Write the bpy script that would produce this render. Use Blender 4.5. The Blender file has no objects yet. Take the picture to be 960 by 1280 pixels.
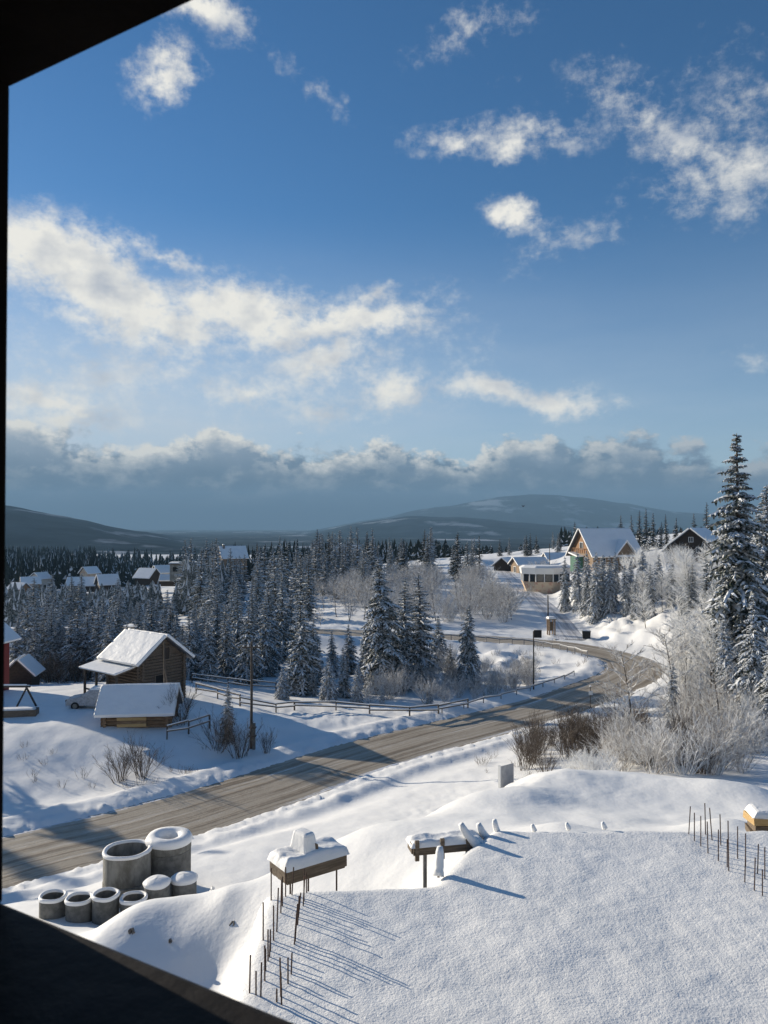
import bpy, bmesh, math, random
import numpy as np
from mathutils import Vector, Matrix

# ------------------------------------------------------------------ camera
S = bpy.context.scene
COL = S.collection
CAMZ = 16.0
F = 961.0
PITCH = math.atan(17.0 / F)
cam_d = bpy.data.cameras.new('camera')
cam = bpy.data.objects.new('camera', cam_d)
COL.objects.link(cam)
cam.location = (0, 0, CAMZ)
cam.rotation_euler = (math.pi / 2 + PITCH, 0, 0)
cam_d.sensor_fit = 'VERTICAL'
cam_d.sensor_height = 36.0
cam_d.lens = 36.0 * F / 1280.0
cam_d.clip_start = 0.02
cam_d.clip_end = 40000
cam_d.dof.use_dof = True
cam_d.dof.focus_distance = 60
cam_d.dof.aperture_fstop = 8.4
S.camera = cam
S.render.resolution_x, S.render.resolution_y = 768, 1024


def ray(px, py):
    a, b = (px - 480.0) / F, (640.0 - py) / F
    c, s = math.cos(PITCH), math.sin(PITCH)
    return (a, c - b * s, s + b * c)


def at(px, py, y):
    """pixel + forward distance -> world point"""
    d = ray(px, py)
    k = y / d[1]
    return Vector((d[0] * k, y, CAMZ + d[2] * k))


# ------------------------------------------------------------------ sun, sky, exposure
SUN_AZ = math.radians(-54.5)      # left of the view direction
SUN_EL = math.radians(15.5)
EXPO = 0.56
SKYK = 0.078
S.view_settings.view_transform = 'Standard'
S.view_settings.look = 'None'
S.view_settings.gamma = 1
S.view_settings.use_curve_mapping = False
S.view_settings.exposure = EXPO
sun_d = bpy.data.lights.new('sun', 'SUN')
sun_d.energy = 5.0
sun_d.angle = math.radians(0.53)
sun_d.color = (1.0, 0.89, 0.72)
sun = bpy.data.objects.new('sun', sun_d)
COL.objects.link(sun)
sdir = Vector((math.sin(SUN_AZ) * math.cos(SUN_EL), math.cos(SUN_AZ) * math.cos(SUN_EL), math.sin(SUN_EL)))
sun.rotation_euler = sdir.to_track_quat('Z', 'Y').to_euler()
sun.location = (-60, 40, 60)


class NG:
    """small helper for building node graphs"""
    def __init__(s, nt):
        s.nt = nt

    def n(s, t, **k):
        nd = s.nt.nodes.new(t)
        for a, v in k.items():
            setattr(nd, a, v)
        return nd

    def put(s, sock, v):
        if hasattr(v, 'is_linked') or isinstance(v, bpy.types.NodeSocket):
            s.nt.links.new(v, sock)
        else:
            sock.default_value = v

    def m(s, op, a, b=None, c=None, clamp=False):
        nd = s.n('ShaderNodeMath', operation=op)
        nd.use_clamp = clamp
        s.put(nd.inputs[0], a)
        if b is not None:
            s.put(nd.inputs[1], b)
        if c is not None:
            s.put(nd.inputs[2], c)
        return nd.outputs[0]

    def vm(s, op, a, b=None):
        nd = s.n('ShaderNodeVectorMath', operation=op)
        s.put(nd.inputs[0], a)
        if b is not None:
            s.put(nd.inputs[1], b)
        return nd.outputs['Value'] if op in ('LENGTH', 'DOT_PRODUCT') else nd.outputs[0]

    def comb(s, x, y, z):
        nd = s.n('ShaderNodeCombineXYZ')
        for i, v in enumerate((x, y, z)):
            s.put(nd.inputs[i], v)
        return nd.outputs[0]

    def noise(s, vec, scale, detail=4, rough=0.55, lac=2.0, dist=0.0):
        nd = s.n('ShaderNodeTexNoise')
        s.put(nd.inputs['Vector'], vec)
        nd.inputs['Scale'].default_value = scale
        nd.inputs['Detail'].default_value = detail
        nd.inputs['Roughness'].default_value = rough
        nd.inputs['Lacunarity'].default_value = lac
        nd.inputs['Distortion'].default_value = dist
        return nd.outputs[0]

    def step(s, v, a, b):
        nd = s.n('ShaderNodeMapRange', interpolation_type='SMOOTHSTEP')
        s.put(nd.inputs[0], v)
        nd.inputs[1].default_value = a
        nd.inputs[2].default_value = b
        return nd.outputs[0]

    def mix(s, f, a, b):
        nd = s.n('ShaderNodeMix', data_type='RGBA')
        s.put(nd.inputs[0], f)
        for i, v in ((6, a), (7, b)):
            if isinstance(v, tuple) and len(v) == 3:
                v = v + (1,)
            s.put(nd.inputs[i], v)
        return nd.outputs[2]


def lin(r, g, b):
    """sRGB display 0-255 -> linear"""
    f = lambda c: (c / 255 / 12.92) if c / 255 <= .04045 else ((c / 255 + .055) / 1.055) ** 2.4
    return (f(r), f(g), f(b))


world = bpy.data.worlds.new('World')
S.world = world
world.use_nodes = True
wn = world.node_tree
wn.nodes.clear()
g = NG(wn)
sky = g.n('ShaderNodeTexSky', sky_type='NISHITA')
sky.sun_disc = False
sky.sun_elevation = SUN_EL
sky.sun_rotation = SUN_AZ
sky.altitude = 900
sky.air_density = 1.0
sky.dust_density = 0.15
sky.ozone_density = 3.5
tc = g.n('ShaderNodeTexCoord').outputs['Generated']
sx = g.n('ShaderNodeSeparateXYZ')
g.put(sx.inputs[0], tc)
az = g.m('ARCTAN2', sx.outputs[0], sx.outputs[1])
el = g.m('ARCSINE', sx.outputs[2])
P0 = g.comb(az, el, 0.0)
warp = g.n('ShaderNodeTexNoise')
g.put(warp.inputs['Vector'], P0)
warp.inputs['Scale'].default_value = 9
warp.inputs['Detail'].default_value = 5
warp.inputs['Roughness'].default_value = .6
wv = g.vm('SUBTRACT', warp.outputs['Color'], (.5, .5, .5))
P = g.vm('ADD', P0, g.vm('MULTIPLY', wv, (.095, .06, 0)))
warp2 = g.n('ShaderNodeTexNoise')
g.put(warp2.inputs['Vector'], P0)
warp2.inputs['Scale'].default_value = 38
warp2.inputs['Detail'].default_value = 4
P = g.vm('ADD', P, g.vm('MULTIPLY', g.vm('SUBTRACT', warp2.outputs['Color'], (.5, .5, .5)), (.03, .022, 0)))
# the clouds in view: (px, py, half width px, half height px, tilt deg, thickness)
CLOUDS = [
    (250, 12, 56, 22, -8, .8), (208, 88, 40, 34, 20, .8), (402, 122, 52, 14, -32, .30), (430, 140, 18, 12, -50, .2),
    (590, 42, 62, 20, 12, .30), (628, 96, 16, 10, 0, .15), (630, 172, 105, 23, 0, .55), (575, 178, 40, 22, 0, .6),
    (800, 145, 82, 28, -34, .5), (860, 180, 74, 36, -30, .55), (920, 130, 60, 52, -50, .32), (940, 210, 74, 36, -10, .5),
    (640, 262, 36, 18, -25, .8), (720, 295, 62, 24, 18, .28), (750, 265, 50, 16, 30, .22), (848, 266, 34, 14, 0, .2), (928, 264, 30, 18, 0, .4),
    (60, 320, 110, 46, -16, 1.0), (150, 368, 120, 46, -26, 1.0), (225, 402, 60, 28, -10, .9), (205, 316, 60, 13, -5, .55),
    (310, 390, 105, 38, -6, 1.0), (430, 408, 110, 22, 8, .9), (400, 450, 72, 26, 20, .7), (465, 372, 40, 22, 20, .6),
    (490, 490, 50, 26, 10, .75), (310, 495, 50, 22, -5, .6), (60, 500, 105, 22, -3, .8), (90, 520, 80, 20, 0, .7),
    (615, 486, 70, 17, -6, .8), (690, 502, 82, 17, -8, .75), (940, 446, 44, 18, 0, .3), (220, 470, 80, 26, 0, .35), (400, 520, 60, 18, 0, .5),
    (560, 390, 40, 9, 0, .2), (230, 455, 200, 46, 0, .30), (420, 470, 150, 50, 10, .34), (120, 470, 140, 34, 0, .40), (520, 400, 60, 30, 20, .3),
    (350, 420, 60, 30, 0, .6), (100, 395, 70, 22, -20, .5), (880, 235, 90, 30, -10, .4), (780, 90, 50, 18, -20, .25),
]
field = None
thick = None
for (cx, cy, rx, ry, tilt, th) in CLOUDS:
    d = ray(cx, cy)
    L = math.sqrt(sum(v * v for v in d))
    caz, cel = math.atan2(d[0], d[1]), math.asin(d[2] / L)
    d1, d2 = ray(cx + rx, cy), ray(cx, cy - ry)
    raz = abs(math.atan2(d1[0], d1[1]) - caz)
    rel = abs(math.atan2(d2[2], math.hypot(d2[0], d2[1])) - cel)
    mp = g.n('ShaderNodeMapping', vector_type='TEXTURE')
    g.put(mp.inputs['Vector'], P)
    mp.inputs['Location'].default_value = (caz, cel, 0)
    mp.inputs['Rotation'].default_value = (0, 0, math.radians(tilt))
    mp.inputs['Scale'].default_value = (raz * 1.22, rel * 1.26, 1)
    ln = g.vm('LENGTH', mp.outputs[0])
    q_ = g.m('SUBTRACT', 1.25, ln)
    v = g.m('MINIMUM', g.m('MULTIPLY', q_, th), g.m('MULTIPLY', q_, 1.1))
    field = v if field is None else g.m('SMOOTH_MAX', field, v, .15)
# the rest of the sky carries the same loose scatter of small clouds
gen = g.m('SUBTRACT', g.m('MULTIPLY', g.noise(P0, 3.4, 3, .5), 2.6), 1.75)
outside = g.m('MAXIMUM', g.step(g.m('ABSOLUTE', az), .50, .75), g.step(el, .66, .9))
field = g.m('MAXIMUM', field, g.m('SUBTRACT', g.m('MULTIPLY', gen, outside), g.m('MULTIPLY', g.m('SUBTRACT', 1.0, outside), 3.0)))
Pn = g.vm('MULTIPLY', P0, (1.0, 1.35, 1.0))
n1 = g.noise(Pn, 13, 9, .62)
m1 = g.noise(Pn, 11, 4, .5)
m2 = g.noise(g.vm('ADD', Pn, (-.022, .022, 0)), 11, 4, .5)
n3 = g.noise(Pn, 52, 7, .68)
dens = g.m('ADD', field, g.m('MULTIPLY', g.m('SUBTRACT', n1, .5), 1.5))
dens = g.m('ADD', dens, g.m('MULTIPLY', g.m('SUBTRACT', n3, .5), .95))
alpha = g.step(dens, .0, .9)
alpha = g.m('MULTIPLY', alpha, g.m('MINIMUM', g.m('ADD', g.m('MULTIPLY', field, .85), .38), 1.0), clamp=True)
lit = g.m('ADD', .86, g.m('MULTIPLY', g.m('SUBTRACT', m1, m2), 2.6))
lit = g.m('SUBTRACT', lit, g.m('MULTIPLY', g.step(dens, .7, 1.7), .22), clamp=True)
K = 1.0 / (SKYK * 2 ** EXPO)
ck = lambda r, gg, b: tuple(c * K for c in lin(r, gg, b))
ccol = g.mix(lit, ck(160, 171, 190), ck(246, 243, 234))
# thin veil towards the horizon
veil = g.m('MULTIPLY', g.m('SUBTRACT', 1.0, g.step(el, .05, .40)), g.m('ADD', .55, g.m('MULTIPLY', g.noise(g.vm('MULTIPLY', P0, (1, 4, 1)), 5, 5), .9)))
veil = g.m('MULTIPLY', veil, g.m('ADD', .35, g.m('MULTIPLY', g.m('SUBTRACT', 1.0, g.step(az, -.5, .45)), .6)))
hs = g.n('ShaderNodeHueSaturation')
hs.inputs['Saturation'].default_value = 1.16
g.put(hs.inputs['Color'], sky.outputs[0])
base = g.mix(veil, hs.outputs[0], ck(208, 217, 226))
skyc = g.mix(alpha, base, ccol)
# dark cloud bank all round the horizon, sunlit along its heaped tops
azv = g.comb(az, 0.0, 0.0)
top = g.m('ADD', .108, g.m('MULTIPLY', g.m('SUBTRACT', g.noise(azv, 5.5, 4, .6), .5), .13))
top = g.m('ADD', top, g.m('MULTIPLY', g.m('SUBTRACT', 1.0, g.step(az, -.46, -.28)), .010))
top = g.m('ADD', top, g.m('MULTIPLY', g.step(az, .18, .42), -.010))
Pb = g.vm('MULTIPLY', P0, (1.0, 1.5, 1.0))
b1 = g.noise(Pb, 11, 9, .62)
b2 = g.noise(g.vm('ADD', Pb, (-.012, .020, 0)), 11, 9, .62)
bd = g.m('ADD', g.m('SUBTRACT', top, el), g.m('MULTIPLY', g.m('SUBTRACT', b1, .5), .16))
balpha = g.step(bd, -.003, .013)
edge = g.m('SUBTRACT', 1.0, g.step(bd, .0, .050))
blit = g.m('MULTIPLY', edge, g.m('ADD', .60, g.m('MULTIPLY', g.m('SUBTRACT', b1, b2), 11.0)), clamp=True)
inner = g.m('MULTIPLY', g.m('MULTIPLY', g.m('SUBTRACT', b1, b2), 4.0, clamp=True), g.step(el, .02, .09))
blit = g.m('MAXIMUM', blit, g.m('MULTIPLY', inner, .8))
blit = g.m('MULTIPLY', blit, g.m('SUBTRACT', 1.0, g.m('MULTIPLY', g.step(az, .05, .40), .55)))
deep = g.step(el, .015, .12)
bcol = g.mix(deep, ck(44, 62, 82), ck(118, 140, 160))
bcol = g.mix(g.m('MULTIPLY', g.m('MULTIPLY', g.step(el, .05, .13), g.m('SUBTRACT', 1.0, g.step(az, -.45, .1))), .4), bcol, ck(205, 210, 214))
bcol = g.mix(g.m('MULTIPLY', g.m('MULTIPLY', g.m('SUBTRACT', b1, .38), 1.3, clamp=True), deep), bcol, ck(172, 182, 196))
bcol = g.mix(blit, bcol, ck(240, 237, 227))
skyc = g.mix(balpha, skyc, bcol)
bg = g.n('ShaderNodeBackground')
g.put(bg.inputs[0], skyc)
bg.inputs[1].default_value = SKYK
wo = g.n('ShaderNodeOutputWorld')
wn.links.new(bg.outputs[0], wo.inputs[0])
world.cycles.sampling_method = 'MANUAL'
world.cycles.sample_map_resolution = 512
S.cycles.volume_bounces = 0
S.cycles.max_bounces = 6
S.cycles.diffuse_bounces = 3
S.cycles.use_denoising = True

# ------------------------------------------------------------------ helpers
R = random.Random(7)


def perlin(x, y, seed=0):
    x = np.asarray(x, float); y = np.asarray(y, float)
    xi = np.floor(x).astype(np.int64); yi = np.floor(y).astype(np.int64)
    xf, yf = x - xi, y - yi
    u = xf * xf * xf * (xf * (xf * 6 - 15) + 10); v = yf * yf * yf * (yf * (yf * 6 - 15) + 10)

    def gr(ix, iy, fx, fy):
        h = (ix * 374761393 + iy * 668265263 + seed * 1442695041) & 0xffffffff
        h = ((h ^ (h >> 13)) * 1274126177) & 0xffffffff
        a = ((h ^ (h >> 16)) & 0xffff) / 65536.0 * 2 * np.pi
        return np.cos(a) * fx + np.sin(a) * fy
    a = gr(xi, yi, xf, yf); b = gr(xi + 1, yi, xf - 1, yf)
    c = gr(xi, yi + 1, xf, yf - 1); d = gr(xi + 1, yi + 1, xf - 1, yf - 1)
    return (a + (b - a) * u) * (1 - v) + (c + (d - c) * u) * v


def fbm(x, y, sc, octv=4, seed=0):
    r = 0; am = 1.0
    for i in range(octv):
        r = r + am * perlin(np.asarray(x) / sc, np.asarray(y) / sc, seed + i)
        am *= .5; sc *= .5
    return r


def sstep(v, a, b):
    t = np.clip((np.asarray(v, float) - a) / (b - a), 0, 1)
    return t * t * (3 - 2 * t)


class MB:
    """collects boxes, bars, tubes; build() links them as one mesh object"""
    def __init__(s):
        s.v, s.f, s.m = [], [], []

    def add(s, vs, fs, mi=0):
        o = len(s.v)
        s.v.extend(vs)
        for f in fs:
            s.f.append(tuple(i + o for i in f))
            s.m.append(mi)

    def box(s, c, size, rz=0, mi=0, taper=1.0, jit=0):
        cx, cy, cz = c
        a, b, h = size[0] / 2, size[1] / 2, size[2] / 2
        co, si = math.cos(rz), math.sin(rz)
        vs = []
        for z in (-1, 1):
            k = taper if z > 0 else 1
            for x, y in ((-1, -1), (1, -1), (1, 1), (-1, 1)):
                X, Y = x * a * k, y * b * k
                vs.append((cx + X * co - Y * si + R.uniform(-jit, jit), cy + X * si + Y * co + R.uniform(-jit, jit), cz + z * h + R.uniform(-jit, jit)))
        s.add(vs, [(3, 2, 1, 0), (4, 5, 6, 7), (0, 1, 5, 4), (1, 2, 6, 5), (2, 3, 7, 6), (3, 0, 4, 7)], mi)

    def bar(s, p, q, w, h=None, mi=0):
        """square bar from p to q"""
        h = h or w
        p, q = Vector(p), Vector(q)
        d = (q - p).normalized()
        up = Vector((0, 0, 1)) if abs(d.z) < .95 else Vector((0, 1, 0))
        sd = d.cross(up).normalized(); up = sd.cross(d).normalized()
        vs = []
        for c in (p, q):
            for x, y in ((-1, -1), (1, -1), (1, 1), (-1, 1)):
                vs.append(tuple(c + sd * x * w / 2 + up * y * h / 2))
        s.add(vs, [(3, 2, 1, 0), (4, 5, 6, 7), (0, 1, 5, 4), (1, 2, 6, 5), (2, 3, 7, 6), (3, 0, 4, 7)], mi)

    def tube(s, pts, rad, n=6, mi=0, cap=True):
        pts = [Vector(p) for p in pts]
        if not isinstance(rad, (list, tuple)):
            rad = [rad] * len(pts)
        vs, fs = [], []
        ref = Vector((.3, .2, 1))
        for i, p in enumerate(pts):
            d = (pts[min(i + 1, len(pts) - 1)] - pts[max(i - 1, 0)]).normalized()
            if abs(d.dot(ref.normalized())) > .97:
                ref = Vector((1, .1, .2))
            a = d.cross(ref).normalized(); b = d.cross(a)
            for k in range(n):
                t = 2 * math.pi * k / n
                vs.append(tuple(p + (a * math.cos(t) + b * math.sin(t)) * rad[i]))
        for i in range(len(pts) - 1):
            for k in range(n):
                fs.append((i * n + k, i * n + (k + 1) % n, (i + 1) * n + (k + 1) % n, (i + 1) * n + k))
        if cap:
            fs.append(tuple(range(n - 1, -1, -1))); fs.append(tuple((len(pts) - 1) * n + k for k in range(n)))
        s.add(vs, fs, mi)

    def lathe(s, prof, n=32, c=(0, 0, 0), mi=0, wob=0):
        vs, fs = [], []
        ph = [R.uniform(0, 6) for _ in range(3)]
        for (r, z) in prof:
            for k in range(n):
                t = 2 * math.pi * k / n
                rr = r * (1 + wob * (math.sin(2 * t + ph[0]) + .6 * math.sin(5 * t + ph[1])))
                zz = z + wob * .6 * math.sin(3 * t + ph[2])
                vs.append((c[0] + rr * math.cos(t), c[1] + rr * math.sin(t), c[2] + zz))
        for i in range(len(prof) - 1):
            for k in range(n):
                fs.append((i * n + k, i * n + (k + 1) % n, (i + 1) * n + (k + 1) % n, (i + 1) * n + k))
        s.add(vs, fs, mi)

    def mesh(s, name, mats, smooth=False):
        me = bpy.data.meshes.new(name)
        me.from_pydata(s.v, [], s.f)
        for m in (mats if isinstance(mats, (list, tuple)) else [mats]):
            me.materials.append(m)
        if isinstance(mats, (list, tuple)) and len(mats) > 1:
            me.polygons.foreach_set('material_index', s.m)
        if smooth:
            me.polygons.foreach_set('use_smooth', [True] * len(me.polygons))
        me.update()
        return me

    def build(s, name, mats, parent=None, smooth=False, bevel=0):
        o = bpy.data.objects.new(name, s.mesh(name, mats, smooth))
        COL.objects.link(o)
        o.parent = parent
        if bevel:
            b = o.modifiers.new('bevel', 'BEVEL'); b.width = bevel; b.segments = 2; b.limit_method = 'ANGLE'
        return o


def tag(o, label=None, cat=None, group=None, kind=None):
    if label: o['label'] = label
    if cat: o['category'] = cat
    if group: o['group'] = group
    if kind: o['kind'] = kind
    return o


def empty(name, loc, rz=0, label=None, cat=None, group=None, scale=None):
    o = bpy.data.objects.new(name, None)
    COL.objects.link(o)
    o.empty_display_size = .2
    o.location = loc
    o.rotation_euler = (0, 0, rz)
    if scale is not None:
        o.scale = scale
    return tag(o, label, cat, group)


def inst(name, me, parent, loc=None, rot=None):
    o = bpy.data.objects.new(name, me)
    COL.objects.link(o)
    o.parent = parent
    if loc is not None: o.location = loc
    if rot is not None: o.rotation_euler = rot
    return o


# ------------------------------------------------------------------ materials
MATS = {}


def mat(name, col, rough=.7, col2=None, scale=4, detail=5, bump=0, bscale=None, spec=.3, stretch=None, coord='Object', thr=(.35, .65), metal=0):
    m = bpy.data.materials.new(name)
    m.use_nodes = True
    g = NG(m.node_tree)
    b = m.node_tree.nodes['Principled BSDF']
    b.inputs['Roughness'].default_value = rough
    b.inputs['Specular IOR Level'].default_value = spec
    b.inputs['Metallic'].default_value = metal
    b.inputs['Base Color'].default_value = col + (1,)
    vec = g.n('ShaderNodeTexCoord').outputs[coord]
    if stretch:
        vec = g.vm('MULTIPLY', vec, stretch)
    if col2:
        f = g.step(g.noise(vec, scale, detail, .6), *thr)
        g.put(b.inputs['Base Color'], g.mix(f, col, col2))
    if bump:
        bn = g.n('ShaderNodeBump')
        bn.inputs['Strength'].default_value = 1
        bn.inputs['Distance'].default_value = bump
        g.put(bn.inputs['Height'], g.noise(vec, bscale or scale, 5, .6))
        g.put(b.inputs['Normal'], bn.outputs[0])
    MATS[name] = m
    return m


SNOWC = (.88, .875, .86)


def snow_mat(name, scales, rough=.55, dirt=None):
    m = bpy.data.materials.new(name)
    m.use_nodes = True
    g = NG(m.node_tree)
    b = m.node_tree.nodes['Principled BSDF']
    b.inputs['Roughness'].default_value = rough
    b.inputs['Specular IOR Level'].default_value = .25
    pos = g.n('ShaderNodeNewGeometry').outputs['Position']
    c = g.mix(g.step(g.noise(pos, .8, 4), .3, .7), SNOWC, (.83, .83, .82))
    g.put(b.inputs['Base Color'], c)
    prev = None
    for sc, dist, det in scales:
        bn = g.n('ShaderNodeBump')
        bn.inputs['Strength'].default_value = 1
        bn.inputs['Distance'].default_value = dist
        g.put(bn.inputs['Height'], g.noise(pos, sc, det, .55))
        if prev is not None:
            g.put(bn.inputs['Normal'], prev)
        prev = bn.outputs[0]
    g.put(b.inputs['Normal'], prev)
    MATS[name] = m
    return m


M_snow = snow_mat('snow', [(.9, .035, 4), (5, .012, 4)])
M_snow_gran = snow_mat('snow_granular', [(1.2, .02, 2), (21, .010, 2), (52, .005, 2)], rough=.5)
M_snow_cap = snow_mat('snow_cap', [(3, .03, 3), (14, .008, 3)])
M_snow_far = snow_mat('snow_far', [(.5, .1, 3)])
M_concrete = mat('concrete', (.145, .14, .122), .85, (.29, .285, .26), 2.4, 8, .006, 22, stretch=(1, 1, .5))
M_concrete_d = mat('concrete_damp', (.11, .11, .10), .85, (.19, .185, .17), 4, 6, .006, 22)
M_rust = mat('rusty_steel', (.045, .028, .022), .75, (.085, .045, .03), 30, 4)
M_plank = mat('weathered_plank', (.11, .085, .062), .85, (.19, .15, .11), 3, 6, .004, 20, stretch=(1, 6, 12))
M_plank_y = mat('fresh_plank', (.42, .27, .11), .7, (.52, .36, .17), 3, 5, .003, 20, stretch=(1, 6, 10))
M_log = mat('old_log', (.09, .068, .05), .9, (.17, .13, .095), 2.2, 6, .01, 14, stretch=(1, 5, 10))
M_log_w = mat('warm_log', (.17, .105, .058), .85, (.28, .185, .11), 2.2, 6, .01, 14, stretch=(1, 5, 10))
M_logend = mat('log_end', (.2, .15, .1), .9, (.13, .1, .07), 6)
M_darkwood = mat('dark_wood', (.03, .022, .018), .8, (.055, .04, .03), 4, 5, stretch=(1, 1, 6))
M_post = mat('pole_wood', (.05, .042, .036), .85, (.1, .085, .07), 6, 5, stretch=(4, 4, .6))
M_red = mat('red_cladding', (.22, .035, .028), .7, (.15, .026, .022), 5, 4, .006, 8, stretch=(1, 1, 8))
M_orange = mat('pine_cladding', (.30, .16, .075), .7, (.22, .115, .055), 3, 4, .004, 10, stretch=(1, 1, 8))
M_tan = mat('tan_cladding', (.27, .19, .125), .75, (.2, .14, .09), 3, 4, .004, 10, stretch=(1, 1, 8))
M_beige = mat('beige_plaster', (.62, .5, .36), .85, (.52, .30, .22), 1.1, 5, thr=(.5, .62))
M_white = mat('white_paint', (.72, .72, .70), .6)
M_cream = mat('cream_plaster', (.58, .55, .48), .85, (.5, .47, .42), 1.5, 4)
M_green = mat('green_cladding', (.06, .17, .12), .7, (.05, .12, .09), 3)
M_slate = mat('roof_metal', (.06, .065, .075), .5, (.09, .09, .1), 3)
M_glass = mat('window_glass', (.02, .025, .03), .08, spec=.6)
M_dark = mat('dark_void', (.012, .011, .01), .9)
M_car = mat('car_paint_frosted', (.30, .31, .32), .45, (.46, .47, .48), 6, spec=.5)
M_tyre = mat('tyre', (.02, .02, .02), .8)
M_stone = mat('stone', (.12, .11, .10), .85, (.2, .18, .16), 8, 5, .01, 12)
M_frame = mat('dark_frame_paint', (.006, .005, .0045), .8, (.010, .008, .007), 8, 5, .002, 30, spec=.02)
M_room = mat('room_plaster', (.04, .036, .032), .9)
M_needle = mat('spruce_needles', (.022, .032, .021), .8, (.44, .455, .45), 5.0, 5, thr=(.40, .64), spec=.15)
M_needle_d = mat('spruce_needles_dark', (.018, .027, .019), .8, (.15, .16, .16), 5.0, 5, thr=(.48, .78), spec=.15)
M_tsnow = mat('branch_snow', (.80, .82, .84), .7, (.62, .64, .67), 4, 4, spec=.15)
M_bark = mat('bark', (.05, .04, .033), .9, (.1, .085, .07), 6, 5, stretch=(3, 3, .7))
M_frost = mat('frosted_twig', (.24, .205, .175), .85, (.72, .72, .71), 3.5, 5, thr=(.36, .58), spec=.15)
M_frost_w = mat('rime_twig', (.50, .47, .43), .85, (.84, .84, .83), 3.5, 4, thr=(.30, .48), spec=.15)
M_brown = mat('bare_twig', (.10, .078, .06), .85, (.36, .33, .30), 3.0, 5, thr=(.48, .72), spec=.15)
M_bin = mat('dark_plastic', (.015, .015, .016), .6)

# mountains and valley: cloud shadow over the far land is put into these colours
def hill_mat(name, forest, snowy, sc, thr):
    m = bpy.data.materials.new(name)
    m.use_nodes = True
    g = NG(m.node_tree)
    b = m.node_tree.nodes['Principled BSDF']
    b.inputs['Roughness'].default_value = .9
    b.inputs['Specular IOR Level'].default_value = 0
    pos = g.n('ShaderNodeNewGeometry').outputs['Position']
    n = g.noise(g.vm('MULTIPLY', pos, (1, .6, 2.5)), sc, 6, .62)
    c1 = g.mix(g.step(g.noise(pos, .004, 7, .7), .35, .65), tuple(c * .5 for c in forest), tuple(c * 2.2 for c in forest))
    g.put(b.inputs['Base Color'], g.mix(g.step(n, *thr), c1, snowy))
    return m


M_hill = hill_mat('forested_hill', (.012, .018, .023), (.20, .23, .27), .0022, (.55, .63))  # forest and snow tones darkened to stand in for cloud shadow
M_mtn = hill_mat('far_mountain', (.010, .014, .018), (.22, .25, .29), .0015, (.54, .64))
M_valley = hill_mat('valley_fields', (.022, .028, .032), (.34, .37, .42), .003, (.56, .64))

# road
def road_mat(name, packed):
    m = bpy.data.materials.new(name)
    m.use_nodes = True
    g = NG(m.node_tree)
    b = m.node_tree.nodes['Principled BSDF']
    b.inputs['Roughness'].default_value = .55
    b.inputs['Specular IOR Level'].default_value = .3
    uv = g.n('ShaderNodeUVMap').outputs[0]
    s = g.n('ShaderNodeSeparateXYZ'); g.put(s.inputs[0], uv)
    t, u = s.outputs[0], s.outputs[1]           # t across in metres, u along in metres
    tw = g.m('ADD', t, g.m('MULTIPLY', g.m('SUBTRACT', g.noise(g.comb(0.0, u, 0.0), .08, 3), .5), 1.3))
    st = g.noise(g.comb(g.m('MULTIPLY', tw, 2.4), g.m('MULTIPLY', u, .035), 0.0), 1.0, 5, .62)
    fine = g.noise(g.comb(g.m('MULTIPLY', tw, 7.0), g.m('MULTIPLY', u, .16), 3.0), 1.0, 4, .6)
    patch = g.noise(g.comb(t, g.m('MULTIPLY', u, .4), 7.0), .5, 4)
    f = g.m('ADD', g.m('MULTIPLY', st, .62), g.m('ADD', g.m('MULTIPLY', fine, .23), g.m('MULTIPLY', patch, .15)))
    wheel = None
    for w0 in (-2.25, -.75, .8, 2.2):
        q_ = g.m('DIVIDE', g.m('SUBTRACT', tw, w0), .34)
        e_ = g.m('EXPONENT', g.m('MULTIPLY', g.m('MULTIPLY', q_, q_), -1.0))
        wheel = e_ if wheel is None else g.m('ADD', wheel, e_)
    grit = g.noise(g.comb(g.m('MULTIPLY', t, 5.0), g.m('MULTIPLY', u, 2.2), 1.0), 1.0, 5, .7)
    f = g.m('ADD', g.m('SUBTRACT', f, g.m('MULTIPLY', wheel, .075)), g.m('ADD', .022, g.m('MULTIPLY', g.m('SUBTRACT', grit, .5), .16)))
    edge = g.step(g.m('ABSOLUTE', t), 2.1, 3.6)
    if packed:
        c = g.mix(g.step(f, .40, .58), (.40, .40, .41), (.78, .78, .79))
    else:
        c = g.mix(g.step(f, .40, .50), (.215, .172, .122), (.385, .33, .255))
        c = g.mix(g.m('MULTIPLY', g.step(f, .515, .61), .8), c, (.58, .54, .48))
        fs = g.m('ADD', f, g.m('MULTIPLY', edge, .13))
        c = g.mix(g.step(fs, .60, .67), c, (.78, .79, .82))
    g.put(b.inputs['Base Color'], c)
    bn = g.n('ShaderNodeBump'); bn.inputs['Distance'].default_value = .07; bn.inputs['Strength'].default_value = 1
    g.put(bn.inputs['Height'], g.m('ADD', f, g.m('MULTIPLY', g.noise(g.n('ShaderNodeNewGeometry').outputs['Position'], 9, 3), .25)))
    g.put(b.inputs['Normal'], bn.outputs[0])
    return m


M_road = road_mat('slushy_road', False)
M_track = road_mat('packed_snow_track', True)

# ------------------------------------------------------------------ terrain
def crom(pts, n=10):
    pts = [Vector(p) for p in pts]
    out = []
    for i in range(len(pts) - 1):
        p0, p1, p2, p3 = pts[max(i - 1, 0)], pts[i], pts[i + 1], pts[min(i + 2, len(pts) - 1)]
        for k in range(n):
            t = k / n
            out.append(.5 * ((2 * p1) + (p2 - p0) * t + (2 * p0 - 5 * p1 + 4 * p2 - p3) * t * t + (3 * p1 - p0 - 3 * p2 + p3) * t ** 3))
    out.append(pts[-1])
    return out


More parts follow.
